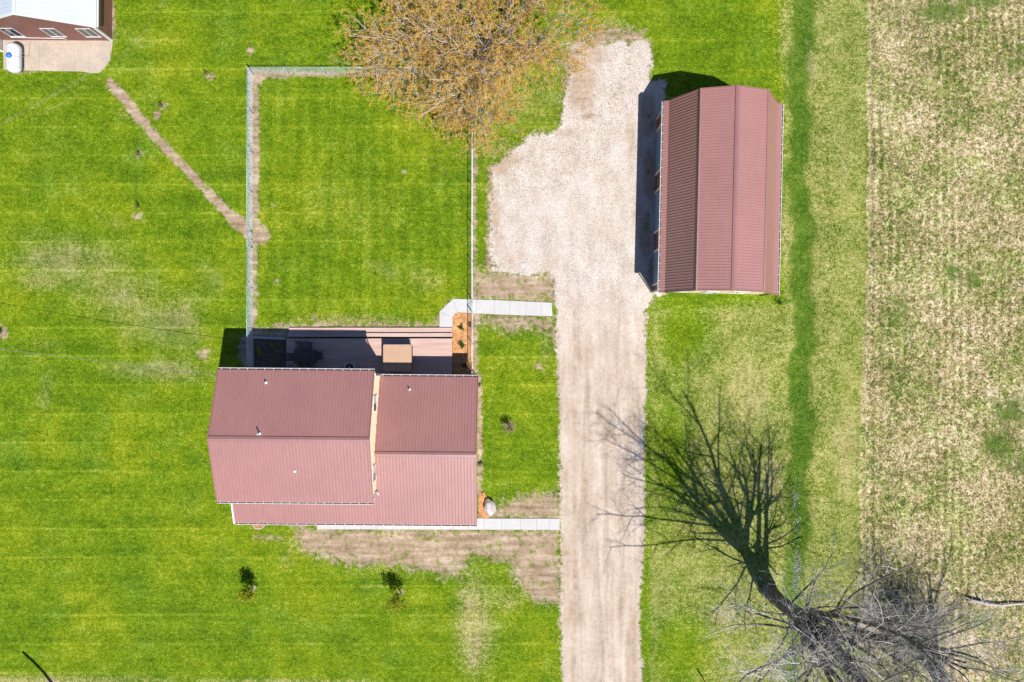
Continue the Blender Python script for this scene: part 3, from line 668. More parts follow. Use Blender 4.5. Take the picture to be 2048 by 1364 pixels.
wall_window(house, HO, 'y', wy1, -18.6, -17.4, 3.6, 4.8, 1); wall_window(house, HO, 'y', wy1, -12.4, -11.2, 3.6, 4.8, 1)
wall_window(house, HO, 'y', vy1, -6.6, -5.4, 1.2, 2.3, 1)
wall_window(house, HO, 'y', vy0, -5.0, -3.8, 1.0, 2.2, -1); wall_window(house, HO, 'y', vy0, -8.6, -7.4, 1.0, 2.2, -1)
wall_window(house, HO, 'x', wx0, -5.4, -4.2, 3.7, 4.9, -1); wall_window(house, HO, 'x', wx0, -9.2, -8.0, 3.7, 4.9, -1)
dr = MB(); dr.box((-9.35, vy1, .5), (-8.45, vy1 + .05, 2.5)); dro = dr.build('door', M['white'], house, HO)
dk = MB(); dk.tube([(-8.55, vy1 + .05, 1.45), (-8.55, vy1 + .11, 1.45)], .03, 8); dk.build('handle', M['dark'], dro, HO)
def rz_main(y): return 6.8 - abs(y + 6.61) * (1.5 / 4.56)
def rz_wing(y): return 4.7 - abs(y + 7.9) * (1.75 / 5.37)
for px, py, h_, main in ((531, 766, .3, True), (519, 868, .62, True), (590, 943, .12, True), (818, 777, .3, False)):
    z = 6.0 if main else 3.6
    for _ in range(4):
        q = P(px, py, z); z = rz_main(q.y) if main else rz_wing(q.y)
    vent(house, q.x, q.y, z, h_, HO)

# ------------------------------------------------------------------ deck with steps
deck = empty('wooden_deck', (-10.9, -1, 0), 0, 'brown wooden deck with long steps behind the farmhouse', 'deck')
DO = (-10.9, -1, 0)
def boards(x0, x1, y0, y1, z, name, th=.03, bw=.14):
    m_ = MB(); y = y1; rr = random.Random(3)
    while y - bw > y0 - .02:
        m_.box((x0, y - bw + .007, z - th), (x1, y, z)); y -= bw
    return m_.build(name, M['deck'], deck, DO)
boards(-17.18, -4.56, -2.9, .19, .5, 'deck_boards'); boards(-17.12, -4.57, .2, .60, .335, 'stair_tread'); boards(-17.10, -4.58, .61, 1.02, .17, 'stair_tread')
m = MB(); m.box((-17.16, .155, .0), (-4.58, .185, .465)); m.box((-17.1, .57, 0), (-4.6, .6, .3)); m.box((-17.08, .985, 0), (-4.61, 1.01, .138))
m.box((-17.175, -2.85, 0), (-17.14, .15, .465)); m.box((-4.6, -2.85, 0), (-4.57, .15, .465)); split_build(m, 'stair_riser', M['tub_s'], deck, DO)

# ------------------------------------------------------------------ hot tub
ht = empty('hot_tub', (-8.57, -1.27, .5), 0, 'square hot tub closed under a tan padded cover', 'hot tub'); TO = (-8.57, -1.27, 0.5)
def rrect(x0, x1, y0, y1, r, n=4):
    pts = []
    for cx, cy, a0 in ((x1 - r, y1 - r, 0), (x0 + r, y1 - r, 90), (x0 + r, y0 + r, 180), (x1 - r, y0 + r, 270)):
        for k in range(n + 1):
            a = R(a0 + 90 * k / n); pts.append((cx + r * math.cos(a), cy + r * math.sin(a)))
    return pts
m = MB(); m.prism(rrect(-9.58, -7.56, -2.25, -.3, .18), .5, 1.28); m.build('shell', M['tub_s'], ht, TO)
m = MB(); m.prism(rrect(-9.66, -7.52, -1.75, -.25, .1), 1.28, 1.40); m.build('cover', M['tub'], ht, TO, bevel=.03)
m = MB(); m.prism(rrect(-9.66, -7.52, -2.29, -1.765, .1), 1.28, 1.395); m.build('cover_flap', M['tub'], ht, TO, bevel=.03)
m = MB(); m.tube([(-7.47, -.35, 1.2), (-7.47, -.35, 1.36), (-7.47, -1.7, 1.36), (-7.47, -1.7, 1.2)], .018, 6); m.tube([(-9.7, -1.7, .9), (-9.74, -1.2, 1.05)], .02, 6); m.build('cover_lifter', M['dark'], ht, TO)
m = MB(); m.box((-9.35, -2.42, 1.2), (-9.1, -2.31, 1.36)); m.build('control_box', M['ac'], ht, TO)

# ------------------------------------------------------------------ patio furniture
tb = empty('patio_table', (-15.56, -1.18, .5), 0, 'dark rectangular metal patio table in the house shade', 'table'); QO = (-15.56, -1.18, .5)
m = MB(); m.prism(rrect(-16.38, -14.74, -1.68, -.68, .08), 1.2, 1.235); m.build('tabletop', M['table'], tb, QO, bevel=.008)
for k in range(14):
    pass
m = MB()
for k in range(11): m.box((-16.3 + k * .145, -1.62, 1.2355), (-16.3 + k * .145 + .1, -.74, 1.241))
m.build('slats', M['table'], tb, QO)
for sx in (-1, 1):
    for sy in (-1, 1):
        m = MB(); m.bar((-15.56 + sx * .72, -1.18 + sy * .42, .5), (-15.56 + sx * .7, -1.18 + sy * .4, 1.2), .05); m.build('leg', M['table'], tb, QO)
def make_chair():
    t = empty('patio_chair', (0, 0, .5))
    m_ = MB()
    for k in range(6): m_.box((-.24, -.24 + k * .082, .42), (.24, -.24 + k * .082 + .06, .445))
    m_.build('seat', M['table'], t)
    m_ = MB()
    for k in range(6): m_.bar((-.22 + k * .088, -.26, .46), (-.22 + k * .088, -.36, .92), .035, .02)
    m_.bar((-.26, -.365, .93), (.26, -.365, .93), .05, .05); m_.build('backrest', M['table'], t)
    for sx in (-1, 1):
        m_ = MB(); m_.bar((sx * .26, .24, 0), (sx * .25, .22, .64), .035); m_.build('leg', M['table'], t)
        m_ = MB(); m_.bar((sx * .26, -.30, 0), (sx * .255, -.27, .5), .035); m_.build('leg', M['table'], t)
        m_ = MB(); m_.bar((sx * .27, .25, .65), (sx * .27, -.30, .65), .055, .025); m_.build('armrest', M['table'], t)
    return t
ch0 = make_chair()
for i, (x, y, rz, lb) in enumerate((
        (-15.98, -.42, 180, 'dark patio chair north of the table, nearer the planting bed'), (-15.33, -.42, 180, 'dark patio chair north of the table, nearer the hot tub'),
        (-16.72, -1.2, -90, 'dark slatted patio chair at the planting bed end of the table'), (-14.55, -1.12, 98, 'dark patio chair at the hot tub end of the table'),
        (-15.88, -1.93, 0, 'dark patio chair between table and house, nearer the planting bed'), (-15.2, -1.95, 4, 'dark patio chair between table and house, nearer the hot tub'))):
    c = ch0 if i == 0 else copy_tree(ch0)
    c.location = (x, y, .5); c.rotation_euler = (0, 0, R(rz)); tag(c, lb, 'chair', 'patio chairs round the table')
# heat pump
ac = empty('air_conditioner', (-12.2, -2.1, .5), 0, 'grey boxy air conditioner with round fan under the eave', 'air conditioner'); AO = (-12.2, -2.1, .5)
m = MB(); m.prism(rrect(-12.6, -11.8, -2.35, -1.62, .06), .5, 1.25); m.build('casing', M['ac'], ac, AO)
m = MB(); m.tube([(-12.2, -1.99, 1.25), (-12.2, -1.99, 1.262)], .30, 20); fo = m.build('fan_grille', M['dark'], ac, AO)
m = MB(); m.tube([(-12.2, -1.99, 1.262), (-12.2, -1.99, 1.275)], .08, 12); m.build('hub', M['ac'], fo, AO)
# hose coil by the wall
m = MB()
pts = [(-16.85 + .2 * math.cos(a * .5) * (1 + .06 * math.sin(a * .13)), -1.98 + .16 * math.sin(a * .5), .53 + a * .0022) for a in range(64)]
m.tube(pts, .018, 6); tag(m.build('garden_hose', M['blue'], smooth=True), 'coiled blue garden hose on the deck near the planting bed', 'hose')

# ------------------------------------------------------------------ beds
rngB = np.random.default_rng(11)
def in_poly(pts, poly):
    x, y = pts[:, 0], pts[:, 1]; ins = np.zeros(len(pts), bool); n = len(poly)
    for i in range(n):
        ax, ay = poly[i]; bx, by = poly[(i + 1) % n]
        ins ^= ((ay > y) != (by > y)) & (x < (bx - ax) * (y - ay) / (by - ay + 1e-12) + ax)
    return ins
def bed(name, px_poly, mat, chipm, n, label_kind='stuff', z=.035):
    poly = [tuple(P(*p)[:2]) for p in px_poly]
    base = MB(); base.prism(poly[::-1] if True else poly, -.05, z); o = base.build(name, mat); o['kind'] = 'stuff'
    xs = [p[0] for p in poly]; ys = [p[1] for p in poly]
    pts = np.column_stack([rngB.uniform(min(xs), max(xs), n), rngB.uniform(min(ys), max(ys), n)]); pts = pts[in_poly(pts, poly)]
    c = np.column_stack([pts, rngB.uniform(z, z + .03, len(pts))])
    tri_cloud('chips', chipm, c, rngB.uniform(.03, .06, len(c)), rngB, o, flat=.75)
    return o
bed('mulch', [(905.5, 637), (908.5, 629), (916.5, 625.5), (946, 626.5), (946.5, 748), (904.8, 748)], M['mulch_o'], M['chip'], 14000)
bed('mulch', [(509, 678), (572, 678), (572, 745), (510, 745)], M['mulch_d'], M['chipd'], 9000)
bed('mulch', [(957, 990), (968, 985), (975, 995), (992, 1010), (985, 1030), (975, 1036), (957, 1036)], M['mulch_o'], M['chip'], 4500)
bed('mulch', [(506, 1040), (531, 1040), (531, 1049), (526, 1054), (518, 1056), (511, 1053), (506, 1048)], M['mulch_o'], M['chip'], 1200)
m = MB(); A_, B_ = P(506, 674.5), P(572, 677.5); m.bar((A_.x, A_.y, .08), (B_.x, B_.y, .08), .16, .18)
tag(m.build('garden_kerb', M['kerb'], bevel=.01), 'straight grey block kerb edging the shaded planting bed', 'garden edging')
m = MB(); A_, B_ = P(506.5, 678), P(508.5, 742); m.bar((A_.x, A_.y, .06), (B_.x, B_.y, .06), .05, .12)
tag(m.build('edging_strip', M['kerb']), 'thin pale edging strip between fence and shaded planting bed', 'garden edging')
er = empty('edging_ring', P(518, 1045), 0, 'half round ring of pale edging blocks by the porch', 'garden edging')
eo = P(518, 1045)
m = MB()
for k in range(11):
    a = R(182 + k * 17.6); c_ = (eo.x + .5 * math.cos(a), eo.y + .46 * math.sin(a)); a2 = a + R(14); c2 = (eo.x + .5 * math.cos(a2), eo.y + .46 * math.sin(a2))
    m.bar((c_[0], c_[1], .05), (c2[0], c2[1], .05), .09, .12)
m.build('blocks', M['brick_edge'], er, eo, bevel=.01)

# ------------------------------------------------------------------ plants
def plant(name, loc, r, h, n, mat, label, cat, group=None, seed=0, stems=7, leaf=.05, stemmat='bark', lname='foliage', droop=False, flat=.2):
    rg = np.random.default_rng(seed); o = empty(name, loc, 0, label, cat, group)
    st_ = MB(); pts = []
    for k in range(stems):
        a = rg.uniform(0, 6.28); tip = Vector((math.cos(a) * r * rg.uniform(.4, 1), math.sin(a) * r * rg.uniform(.4, 1), h * rg.uniform(.6, 1)))
        if droop: mid = Vector((tip.x * .5, tip.y * .5, h)); tip.z = h * rg.uniform(.1, .5)
        else: mid = tip * .5 + Vector((0, 0, h * .12))
        st_.tube([(0, 0, 0), mid, tip], [.018, .011, .004], 4)
        for _ in range(n // stems):
            t = rg.uniform(.25, 1.05); p = Vector((0, 0, 0)).lerp(mid, min(1, t * 2)) if t < .5 else mid.lerp(tip, (t - .5) * 2)
            pts.append(tuple(p + Vector(rg.normal(size=3)) * r * .16))
    st_.build('stem', M[stemmat], o)
    pts = np.array(pts); pts[:, 2] = np.maximum(pts[:, 2], .02)
    tri_cloud(lname, M[mat], pts, rg.uniform(leaf * .6, leaf * 1.3, len(pts)), rg, o, flat=flat)
    return o
plant('garden_shrub', P(924, 655, 0), .26, .32, 260, 'gleaf', 'small green shrub in orange mulch, nearer the concrete walk', 'shrub', 'shrubs in the planting beds', 1)
plant('garden_shrub', P(923, 690, 0), .29, .34, 320, 'gleaf', 'small green shrub in orange mulch at the sunlit edge of the house shadow', 'shrub', 'shrubs in the planting beds', 2)
plant('garden_shrub', P(929, 732, 0), .24, .28, 200, 'gleaf', 'small shrub in the shaded corner of the orange mulch bed', 'shrub', 'shrubs in the planting beds', 3)
plant('garden_shrub', P(519, 703, 0), .3, .4, 280, 'yleaf', 'yellow green shrub in the shaded bed, nearer the fence', 'shrub', 'shrubs in the planting beds', 4)
plant('garden_shrub', P(548, 690, 0), .26, .36, 220, 'yleaf', 'yellow green shrub in the shaded bed, nearer the deck', 'shrub', 'shrubs in the planting beds', 5)
plant('garden_shrub', P(943, 652, 0), .24, .5, 150, 'tanleaf', 'reddish brown shrub against the fence by the orange mulch', 'shrub', 'shrubs in the planting beds', 6)
plant('garden_shrub', P(961, 925, 0), .24, .35, 160, 'gleaf', 'small green shrub at the middle of the east house wall', 'shrub', 'shrubs in the planting beds', 7)
plant('garden_shrub', P(959, 770, 0), .14, .22, 70, 'gleaf', 'tiny shrub beside the east house wall near the fence corner', 'shrub', 'shrubs in the planting beds', 8)
plant('weed_clump', P(1557, 603, 0), .3, .35, 200, 'gleaf', 'dark weed clump at the barn corner beside the ditch', 'weed', None, 9)
plant('weeping_tree', P(1019, 853, 0), .62, 1.35, 620, 'tanleaf', 'small weeping tree with tan bare twigs on the side lawn', 'tree', None, 10, 34, .035, 'twig2', 'crown', True)
for i, (px, py, h_, r_, lb) in enumerate((
        (503, 95, .55, .14, 'sapling in a bare ring north of the chain link fence'),
        (416, 150, .75, .16, 'sapling in a faint bare ring between the dirt path and fence corner'),
        (327, 216, 1.0, .2, 'sapling beside the dirt path standing in a double bare ring'),
        (280, 310, .6, .16, 'sapling in a small bare square west of the dirt path'),
        (279, 414, .75, .24, 'bushy sapling with a bare crescent of soil below it'),
        (4, 666, .7, .2, 'sapling in a bare ring at the left edge of the lawn'))):
    plant('sapling', P(px, py, 0), r_, h_, 90, 'sleaf', lb, 'sapling', 'saplings on the west lawn', 20 + i, 6, .05, 'bark2', 'crown')

# ------------------------------------------------------------------ trees grown branch by branch
class Tree:
    def __init__(s, seed, wig, trop): s.r = random.Random(seed); s.w = wig; s.trop = trop; s.lines = []; s.tips = []
    def grow(s, p, d, L, rad, lvl, spec):
        step = max(.12, L / spec['seg'][lvl]); n = max(2, int(L / step)); pts = [p.copy()]; rr = [rad]
        d = d.normalized(); end = rad * spec['taper'][lvl]
        for k in range(n):
            d = (d + Vector((s.r.gauss(0, 1), s.r.gauss(0, 1), s.r.gauss(0, 1))) * s.w[lvl] + Vector((0, 0, s.trop[lvl]))).normalized()
            p = p + d * step; pts.append(p.copy()); rr.append(rad + (end - rad) * (k + 1) / n)
        s.lines.append((pts, rr, lvl))
        if lvl + 1 < len(spec['n']):
            nc = spec['n'][lvl + 1]; nc = max(1, int(round(nc * s.r.uniform(.75, 1.25)))); phi = s.r.uniform(0, 6.28)
            for c in range(nc):
                t = spec['t0'][lvl] + (1 - spec['t0'][lvl]) * ((c + s.r.random()) / nc); f = t * n; k = min(n - 1, int(f))
                q = pts[k].lerp(pts[k + 1], f - k); dd = (pts[k + 1] - pts[k]).normalized()
                phi += 2.4 + s.r.uniform(-.5, .5); ang = R(s.r.uniform(*spec['ang'][lvl + 1]))
                u = dd.orthogonal().normalized(); v = dd.cross(u)
                nd = dd * math.cos(ang) + (u * math.cos(phi) + v * math.sin(phi)) * math.sin(ang)
                s.grow(q, nd, spec['len'][lvl + 1] * s.r.uniform(.65, 1.2) * (1.15 - .55 * t), max(.0035, min(rr[k] * .62, spec['rad'][lvl + 1] * s.r.uniform(.8, 1.2))), lvl + 1, spec)
        else: s.tips.append((pts, lvl))
def tree_obj(name, base, T, label, cat, split, barkm, twigm, group=None, minr=0.0):
    o = empty(name, base, 0, label, cat, group)
    a, b_ = MB(), MB()
    for pts, rr, lvl in T.lines:
        if lvl < split: a.tube(pts, rr, 9 if lvl == 0 else 6, False)
        else: b_.tube(pts, [max(minr, x) for x in rr], 3, False)
    a.build('trunk', barkm, o, smooth=True); b_.build('crown', twigm, o)
    return o
# bare tree beside the drive
bx = P(1538, 1190)
big = dict(seg=[8, 11, 9, 6, 4, 2], taper=[.72, .25, .3, .35, .4, .4], n=[1, 3, 7, 6, 5, 3], t0=[.45, .18, .2, .15, .15], len=[8.0, 18.0, 6.4, 2.8, 1.3, .5],
           rad=[.44, .25, .08, .022, .0085, .004], ang=[(0, 0), (10, 33), (28, 52), (26, 52), (25, 55), (25, 60)])
T = Tree(21, [.03, .045, .08, .12, .15, .2], [.02, .035, .03, .02, .01, 0])
for dx_, dy_, az_, tl_ in ((0, 0, 150, .03), (.45, -.2, 10, .10), (-.3, .3, 100, .08), (.2, .35, -60, .09)):
    T.grow(Vector((dx_, dy_, -.2)), Vector((math.cos(R(az_)) * tl_, math.sin(R(az_)) * tl_ + .03, 1)), 8.0, .44, 0, big)
rr_ = random.Random(5)
low = dict(seg=[8, 8, 6, 4, 2], taper=[.3, .3, .35, .4, .4], n=[1, 7, 6, 5], t0=[.2, .15, .15, .15], len=[7.5, 3.0, 1.4, .5], rad=[.12, .035, .014, .007], ang=[(0, 0), (28, 55), (25, 55), (25, 60)])
T2 = Tree(8, [.14, .16, .2, .2], [-.01, 0, 0, 0])
for az, z_, L_ in ((60, 3.2, 6), (35, 4.5, 5.5), (-80, 3.5, 6), (-115, 4.5, 5.5), (170, 4, 4.5), (5, 6, 5)):
    T2.grow(Vector((0, z_ * .03, z_)), Vector((math.cos(R(az)), math.sin(R(az)), .45)), L_, .085, 0, low)
T.lines += [(p, r_, l_ + 2) for p, r_, l_ in T2.lines]
T3 = Tree(17, [.10, .12, .15, .2], [.015, 0, 0, 0]); lat = dict(low); lat['len'] = [8.5, 3.2, 1.4, .5]; lat['n'] = [1, 8, 6, 4]
for az, z_, L_ in ((185, 9, 10), (160, 12, 9.5), (205, 7.5, 10), (140, 14, 9), (175, 15, 9), (-150, 10, 8), (-60, 11, 7)):
    T3.grow(Vector((.2 * math.cos(R(az)), .2 * math.sin(R(az)) + z_ * .03, z_)), Vector((math.cos(R(az)), math.sin(R(az)), .6)), L_, .09, 0, lat)
T.lines += [(p, r_, l_ + 2) for p, r_, l_ in T3.lines]
bt = tree_obj('bare_tree', (bx.x, bx.y, hgt(bx.x, bx.y)), T, 'tall leafless grey tree between driveway and ditch casting a long branchy shadow', 'tree', 3, M['bark'], M['twig'], None, .004)
# second bare tree, mostly past the lower frame edge
b2 = P(1888, 1380)
T = Tree(33, [.04, .06, .1, .14, .18, .2], [.01, .02, .02, .01, .0, 0])
sp2 = dict(big); sp2['len'] = [9.5, 11.5, 5.0, 2.4, 1.1, .5]; sp2['n'] = [1, 5, 7, 7, 5, 3]; sp2['rad'] = [.42, .17, .07, .028, .012, .006]
sp2['ang'] = [(0, 0), (10, 34), (30, 55), (28, 55), (25, 55), (25, 60)]
T.grow(Vector((0, 0, -.2)), Vector((.27, .08, 1)), 9.0, .42, 0, sp2)
T.grow(Vector((0, 0, -.2)), Vector((.02, .02, 1)), 8.0, .40, 0, sp2)
tree_obj('bare_tree', (b2.x, b2.y, 0), T, 'leafless tree in the dry field at the lower edge, farther from the driveway', 'tree', 3, M['bark'], M['twig'], None, .004)
# budding maple at the top
b3 = P(994, 124)
T = Tree(14, [.05, .08, .11, .14, .18, .2], [.02, .01, .012, .01, 0, 0])
mp = dict(seg=[6, 9, 8, 6, 4, 2], taper=[.8, .22, .3, .35, .4, .4], n=[1, 10, 8, 8, 6, 2], t0=[.55, .25, .12, .12, .15], len=[3.6, 11.0, 5.0, 2.5, 1.15, .5],
          rad=[.5, .2, .07, .026, .010, .005], ang=[(0, 0), (20, 62), (28, 58), (28, 55), (25, 60), (25, 60)])
T.grow(Vector((0, 0, -.2)), Vector((-.10, -.02, 1)), 3.6, .52, 0, mp)
mo = tree_obj('budding_tree', (b3.x, b3.y, 0), T, 'wide spreading tree covered in orange spring buds over the fence', 'tree', 3, M['bark2'], M['twig2'], None, .004)
rgm = np.random.default_rng(77); pts = []
for q, l_ in T.tips:
    for k in range(8):
        a = q[-1].lerp(q[0], rgm.uniform(0, .9)); pts.append(tuple(a))
pts = np.array(pts)
pts = np.repeat(pts, 4, 0) + rgm.normal(size=(len(pts) * 4, 3)) * .05
if len(pts) > 200000: pts = pts[rgm.permutation(len(pts))[:200000]]
tri_cloud('buds', M['bud'], pts, rgm.uniform(.03, .062, len(pts)), rgm, mo, aspect=1.6)
print('TREE pts', len(pts))
# young trees on the south lawn
def young(px, py, H_, seed, label):
    b_ = P(px, py); T_ = Tree(seed, [.03, .1, .14, .18], [.02, .04, .02, 0])
    T_.grow(Vector((0, 0, -.05)), Vector((-.03, .0, 1)), H_ * .8, .05, 0, dict(seg=[8, 5, 4, 3], taper=[.3, .35, .4, .4], n=[1, 16, 6, 2], t0=[.3, .15, .15], len=[H_ * .8, H_ * .34, .42, .2], rad=[.05, .02, .009, .006],
        ang=[(0, 0), (24, 52), (25, 55), (25, 60)]))
    o = tree_obj('young_tree', b_, T_, label, 'tree', 1, M['bark2'], M['yleaf'], 'young trees on the south lawn', .007)
    rg = np.random.default_rng(seed); p_ = np.array([tuple(q[-1].lerp(q[0], rg.uniform(0, .8))) for q, l_ in T_.tips for _ in range(7)]); p_ = p_ + rg.normal(size=p_.shape) * .07
    tri_cloud('leaves', M['yleaf'], p_, rg.uniform(.04, .08, len(p_)), rg, o, flat=.35); return o
young(507, 1177, 2.3, 3, 'smaller young tree with yellow green leaves on the south lawn')
young(803, 1186, 2.9, 6, 'larger young tree with yellow green leaves beside the bare soil')
# fallen limb in the field
fo = P(1990, 1204)
fb = empty('fallen_branch', fo, 0, 'bleached fallen limb lying in the dry field', 'branch')
m = MB(); pl = [P(1936, 1199, .25), P(1950, 1202, .3), P(1975, 1208, .28), P(2000, 1211, .25), P(2030, 1208, .2), P(2060, 1206, .15), P(2090, 1200, .1)]
m.tube(pl, [.10, .11, .1, .085, .08, .06, .04], 7); m.build('limb', M['driftwood'], fb, fo, True)
m = MB(); m.tube([P(1965, 1206, .3), P(1962, 1196, .5), P(1953, 1184, .7)], [.04, .025, .01], 5); m.tube([P(1965, 1206, .3), P(1968, 1200, .6), P(1966, 1188, .9)], [.03, .02, .008], 5)
m.tube([P(2012, 1190, .2), P(2016, 1203, .25), P(2019, 1213, .1)], [.02, .025, .012], 5); m.tube([P(1940, 1199, .3), P(1930, 1194, .35), P(1922, 1196, .4)], [.04, .02, .01], 5)
split_build(m, 'twig', M['driftwood'], fb, fo, True)

# ------------------------------------------------------------------ boulder
bm = bmesh.new(); bmesh.ops.create_icosphere(bm, subdivisions=4, radius=1)
for v in bm.verts:
    n_ = v.co.normalized(); k = 1 + .22 * mnoise.noise(n_ * 1.3 + Vector((3, 1, 7))) + .07 * mnoise.noise(n_ * 4 + Vector((9, 2, 1)))
    v.co = Vector((n_.x * .44 * k, n_.y * .66 * k, n_.z * .42 * k))
me = bpy.data.meshes.new('boulder'); bm.to_mesh(me); bm.free(); me.materials.append(M['stone'])
for p_ in me.polygons: p_.use_smooth = True
bo = bpy.data.objects.new('boulder', me); COL.objects.link(bo); q = P(980, 1013); bo.location = (q.x, q.y, .22); bo.rotation_euler = (.1, 0, R(12))
tag(bo, 'large pale pinkish boulder in orange mulch near the front walk', 'boulder')

# ------------------------------------------------------------------ chain link fence
FH = 1.22
fx0, fx1, fyN = -19.92, -3.03, 20.55
fence = empty('chain_link_fence', (fx0, fyN, 0), 0, 'galvanised chain link fence round three sides of the back lawn', 'fence'); FO = (fx0, fyN, 0)
rng_f = random.Random(2)
def chain(name, a, b_, parent, z0=.04, z1=FH - .02, sp=.072):
    a = Vector((*a, 0)); b_ = Vector((*b_, 0)); L = (b_ - a).length; d = (b_ - a) / L; hh = z1 - z0; nrm = Vector((-d.y, d.x, 0)); m_ = MB(); w2 = .0019
    k = -hh
    while k < L:
        for sgn in (1, -1):
            s0, s1 = k, k + hh; za, zb = (z0, z1) if sgn > 0 else (z1, z0)
            t0 = max(0, -s0 / hh) if s0 < 0 else 0; t1 = min(1, (L - s0) / hh)
            if t1 - t0 > .02:
                p = a + d * (s0 + hh * t0); q = a + d * (s0 + hh * t1); zz0 = za + (zb - za) * t0; zz1 = za + (zb - za) * t1
                p = Vector((p.x, p.y, zz0)) + nrm * .003 * sgn; q = Vector((q.x, q.y, zz1)) + nrm * .003 * sgn
                ax = (q - p).normalized(); u = nrm; v = ax.cross(u).normalized(); i = len(m_.v)
                for e in (p, q):
                    m_.v += [tuple(e + u * w2), tuple(e - u * w2 * .5 + v * w2), tuple(e - u * w2 * .5 - v * w2)]
                m_.f += [(i, i + 1, i + 4, i + 3), (i + 1, i + 2, i + 5, i + 4), (i + 2, i, i + 3, i + 5)]
        k += sp
    return m_.build(name, M['mesh_w'], parent, FO)
def rail(pts, r_, parent, name='top_rail'):
    m_ = MB(); m_.tube(pts, r_, 7); return m_.build(name, M['galv'], parent, FO, True)
def fpost(x, y, h_=FH + .05, r_=.032):
    m_ = MB(); m_.tube([(x, y, -.05), (x, y, h_)], r_, 8); o = m_.build('post', M['galv'], fence, FO, True)
    m_ = MB(); m_.tube([(x, y, h_), (x, y, h_ + .03), (x, y, h_ + .045)], [r_ + .008, r_ + .006, .01], 8); m_.build('cap', M['galv'], o, FO, True)
GW0, GW1 = P(506, 464).y, P(506, 496).y          # west gate
GE0, GE1 = P(946, 600).y, P(946, 626).y          # east gate over the walk
yS_w, yS_e = -2.1, -2.6
for x, y0, y1 in ((fx0, fyN, GW0), (fx0, GW1, yS_w), (fx1, fyN, GE0), (fx1, GE1, yS_e)):
    chain('chain_link_mesh', (x, y0), (x, y1), fence); rail([(x, y0, FH), (x, y1, FH)], .021, fence)
    n_ = max(1, round(abs(y0 - y1) / 2.95))
    for k in range(n_ + 1): 
        if not (k == 0 and y0 == fyN): fpost(x, y0 + (y1 - y0) * k / n_)
chain('chain_link_mesh', (fx0, fyN), (fx1, fyN), fence); rail([(fx0, fyN, FH), (fx1, fyN, FH)], .021, fence)
for k in range(7): fpost(fx0 + (fx1 - fx0) * k / 6, fyN, FH + .08 if k in (0, 6) else FH + .05, .038 if k in (0, 6) else .032)
for x, y0, y1 in ((fx0, GW0 - .06, GW1 + .06), (fx1, GE0 - .06, GE1 + .06)):
    g = rail([(x, y0, .08), (x, y0, FH), (x, y1, FH), (x, y1, .08), (x, y0, .08)], .02, fence, 'gate')
    chain('gate_mesh', (x, y0 - .02), (x, y1 + .02), g, .09, FH - .02); rail([(x, y0, .1), (x, y1, FH - .05)], .012, g, 'brace')
    if x == fx0: rail([(x, (y0 + y1) / 2, .08), (x, (y0 + y1) / 2, FH)], .018, g, 'brace')

# ------------------------------------------------------------------ barn with gambrel roof
BO = (15.05, 10.3, 0)
barn = empty('barn_garage', BO, R(-1.3), 'large barn garage with a brown gambrel metal roof beside the gravel', 'barn')
prof = [(-4.25, 3.3), (-3.9, 3.42), (-2.3, 5.9), (0, 6.6), (2.3, 5.9), (3.9, 3.42), (4.25, 3.3)]
bl = lambda x, y, z: (x, y, z)
names = ['lower_roof', 'lower_roof', 'upper_roof', 'upper_roof', 'lower_roof', 'lower_roof']
parts = [('eave_flare', [0]), ('lower_roof', [1]), ('upper_roof', [2]), ('upper_roof', [3]), ('lower_roof', [4]), ('eave_flare', [5])]
for nm, idx in parts:
    m = MB()
    for i in idx:
        (xa, za), (xb, zb) = prof[i], prof[i + 1]
        if za > zb: xa, za, xb, zb = xb, zb, xa, za
        ribbed(m, (xa, -6.88, za), (xa, 6.88, za), (xb, -6.88, zb), (xb, 6.88, zb), .2, .03, .04)
    m.build(nm, M['roof'], barn)
m = MB(); cap_strip(m, (0, -6.9, 6.63), (0, 6.9, 6.63), .17, .05); m.build('ridge_cap', M['cap'], barn)
for s in (-1, 1):
    m = MB(); m.bar((s * 2.31, -6.9, 5.93), (s * 2.31, 6.9, 5.93), .11, .05); m.build('hip_trim', M['cap'], barn)
for y in (-6.86, 6.86):
    m = MB()
    for i in range(6): m.bar((prof[i][0], y + (.025 if y > 0 else -.025), prof[i][1] - .02), (prof[i + 1][0], y + (.025 if y > 0 else -.025), prof[i + 1][1] - .02), .05, .12)
    m.build('rake_trim', M['cap'], barn)
wp = [(-4.05, 0), (-4.05, 3.3), (-3.86, 3.36), (-2.27, 5.83), (0, 6.53), (2.27, 5.83), (3.86, 3.36), (4.05, 3.3), (4.05, 0)]
m = MB(); m.poly([(x, -6.62, z) for x, z in wp][::-1]); m.poly([(x, 6.62, z) for x, z in wp]); split_build(m, 'gable_wall', M['cream'], barn)
m = MB(); m.poly([(-4.05, 6.62, 0), (-4.05, -6.62, 0), (-4.05, -6.62, 3.3), (-4.05, 6.62, 3.3)]); m.poly([(4.05, -6.62, 0), (4.05, 6.62, 0), (4.05, 6.62, 3.3), (4.05, -6.62, 3.3)])
split_build(m, 'side_wall', M['barnwall'], barn)
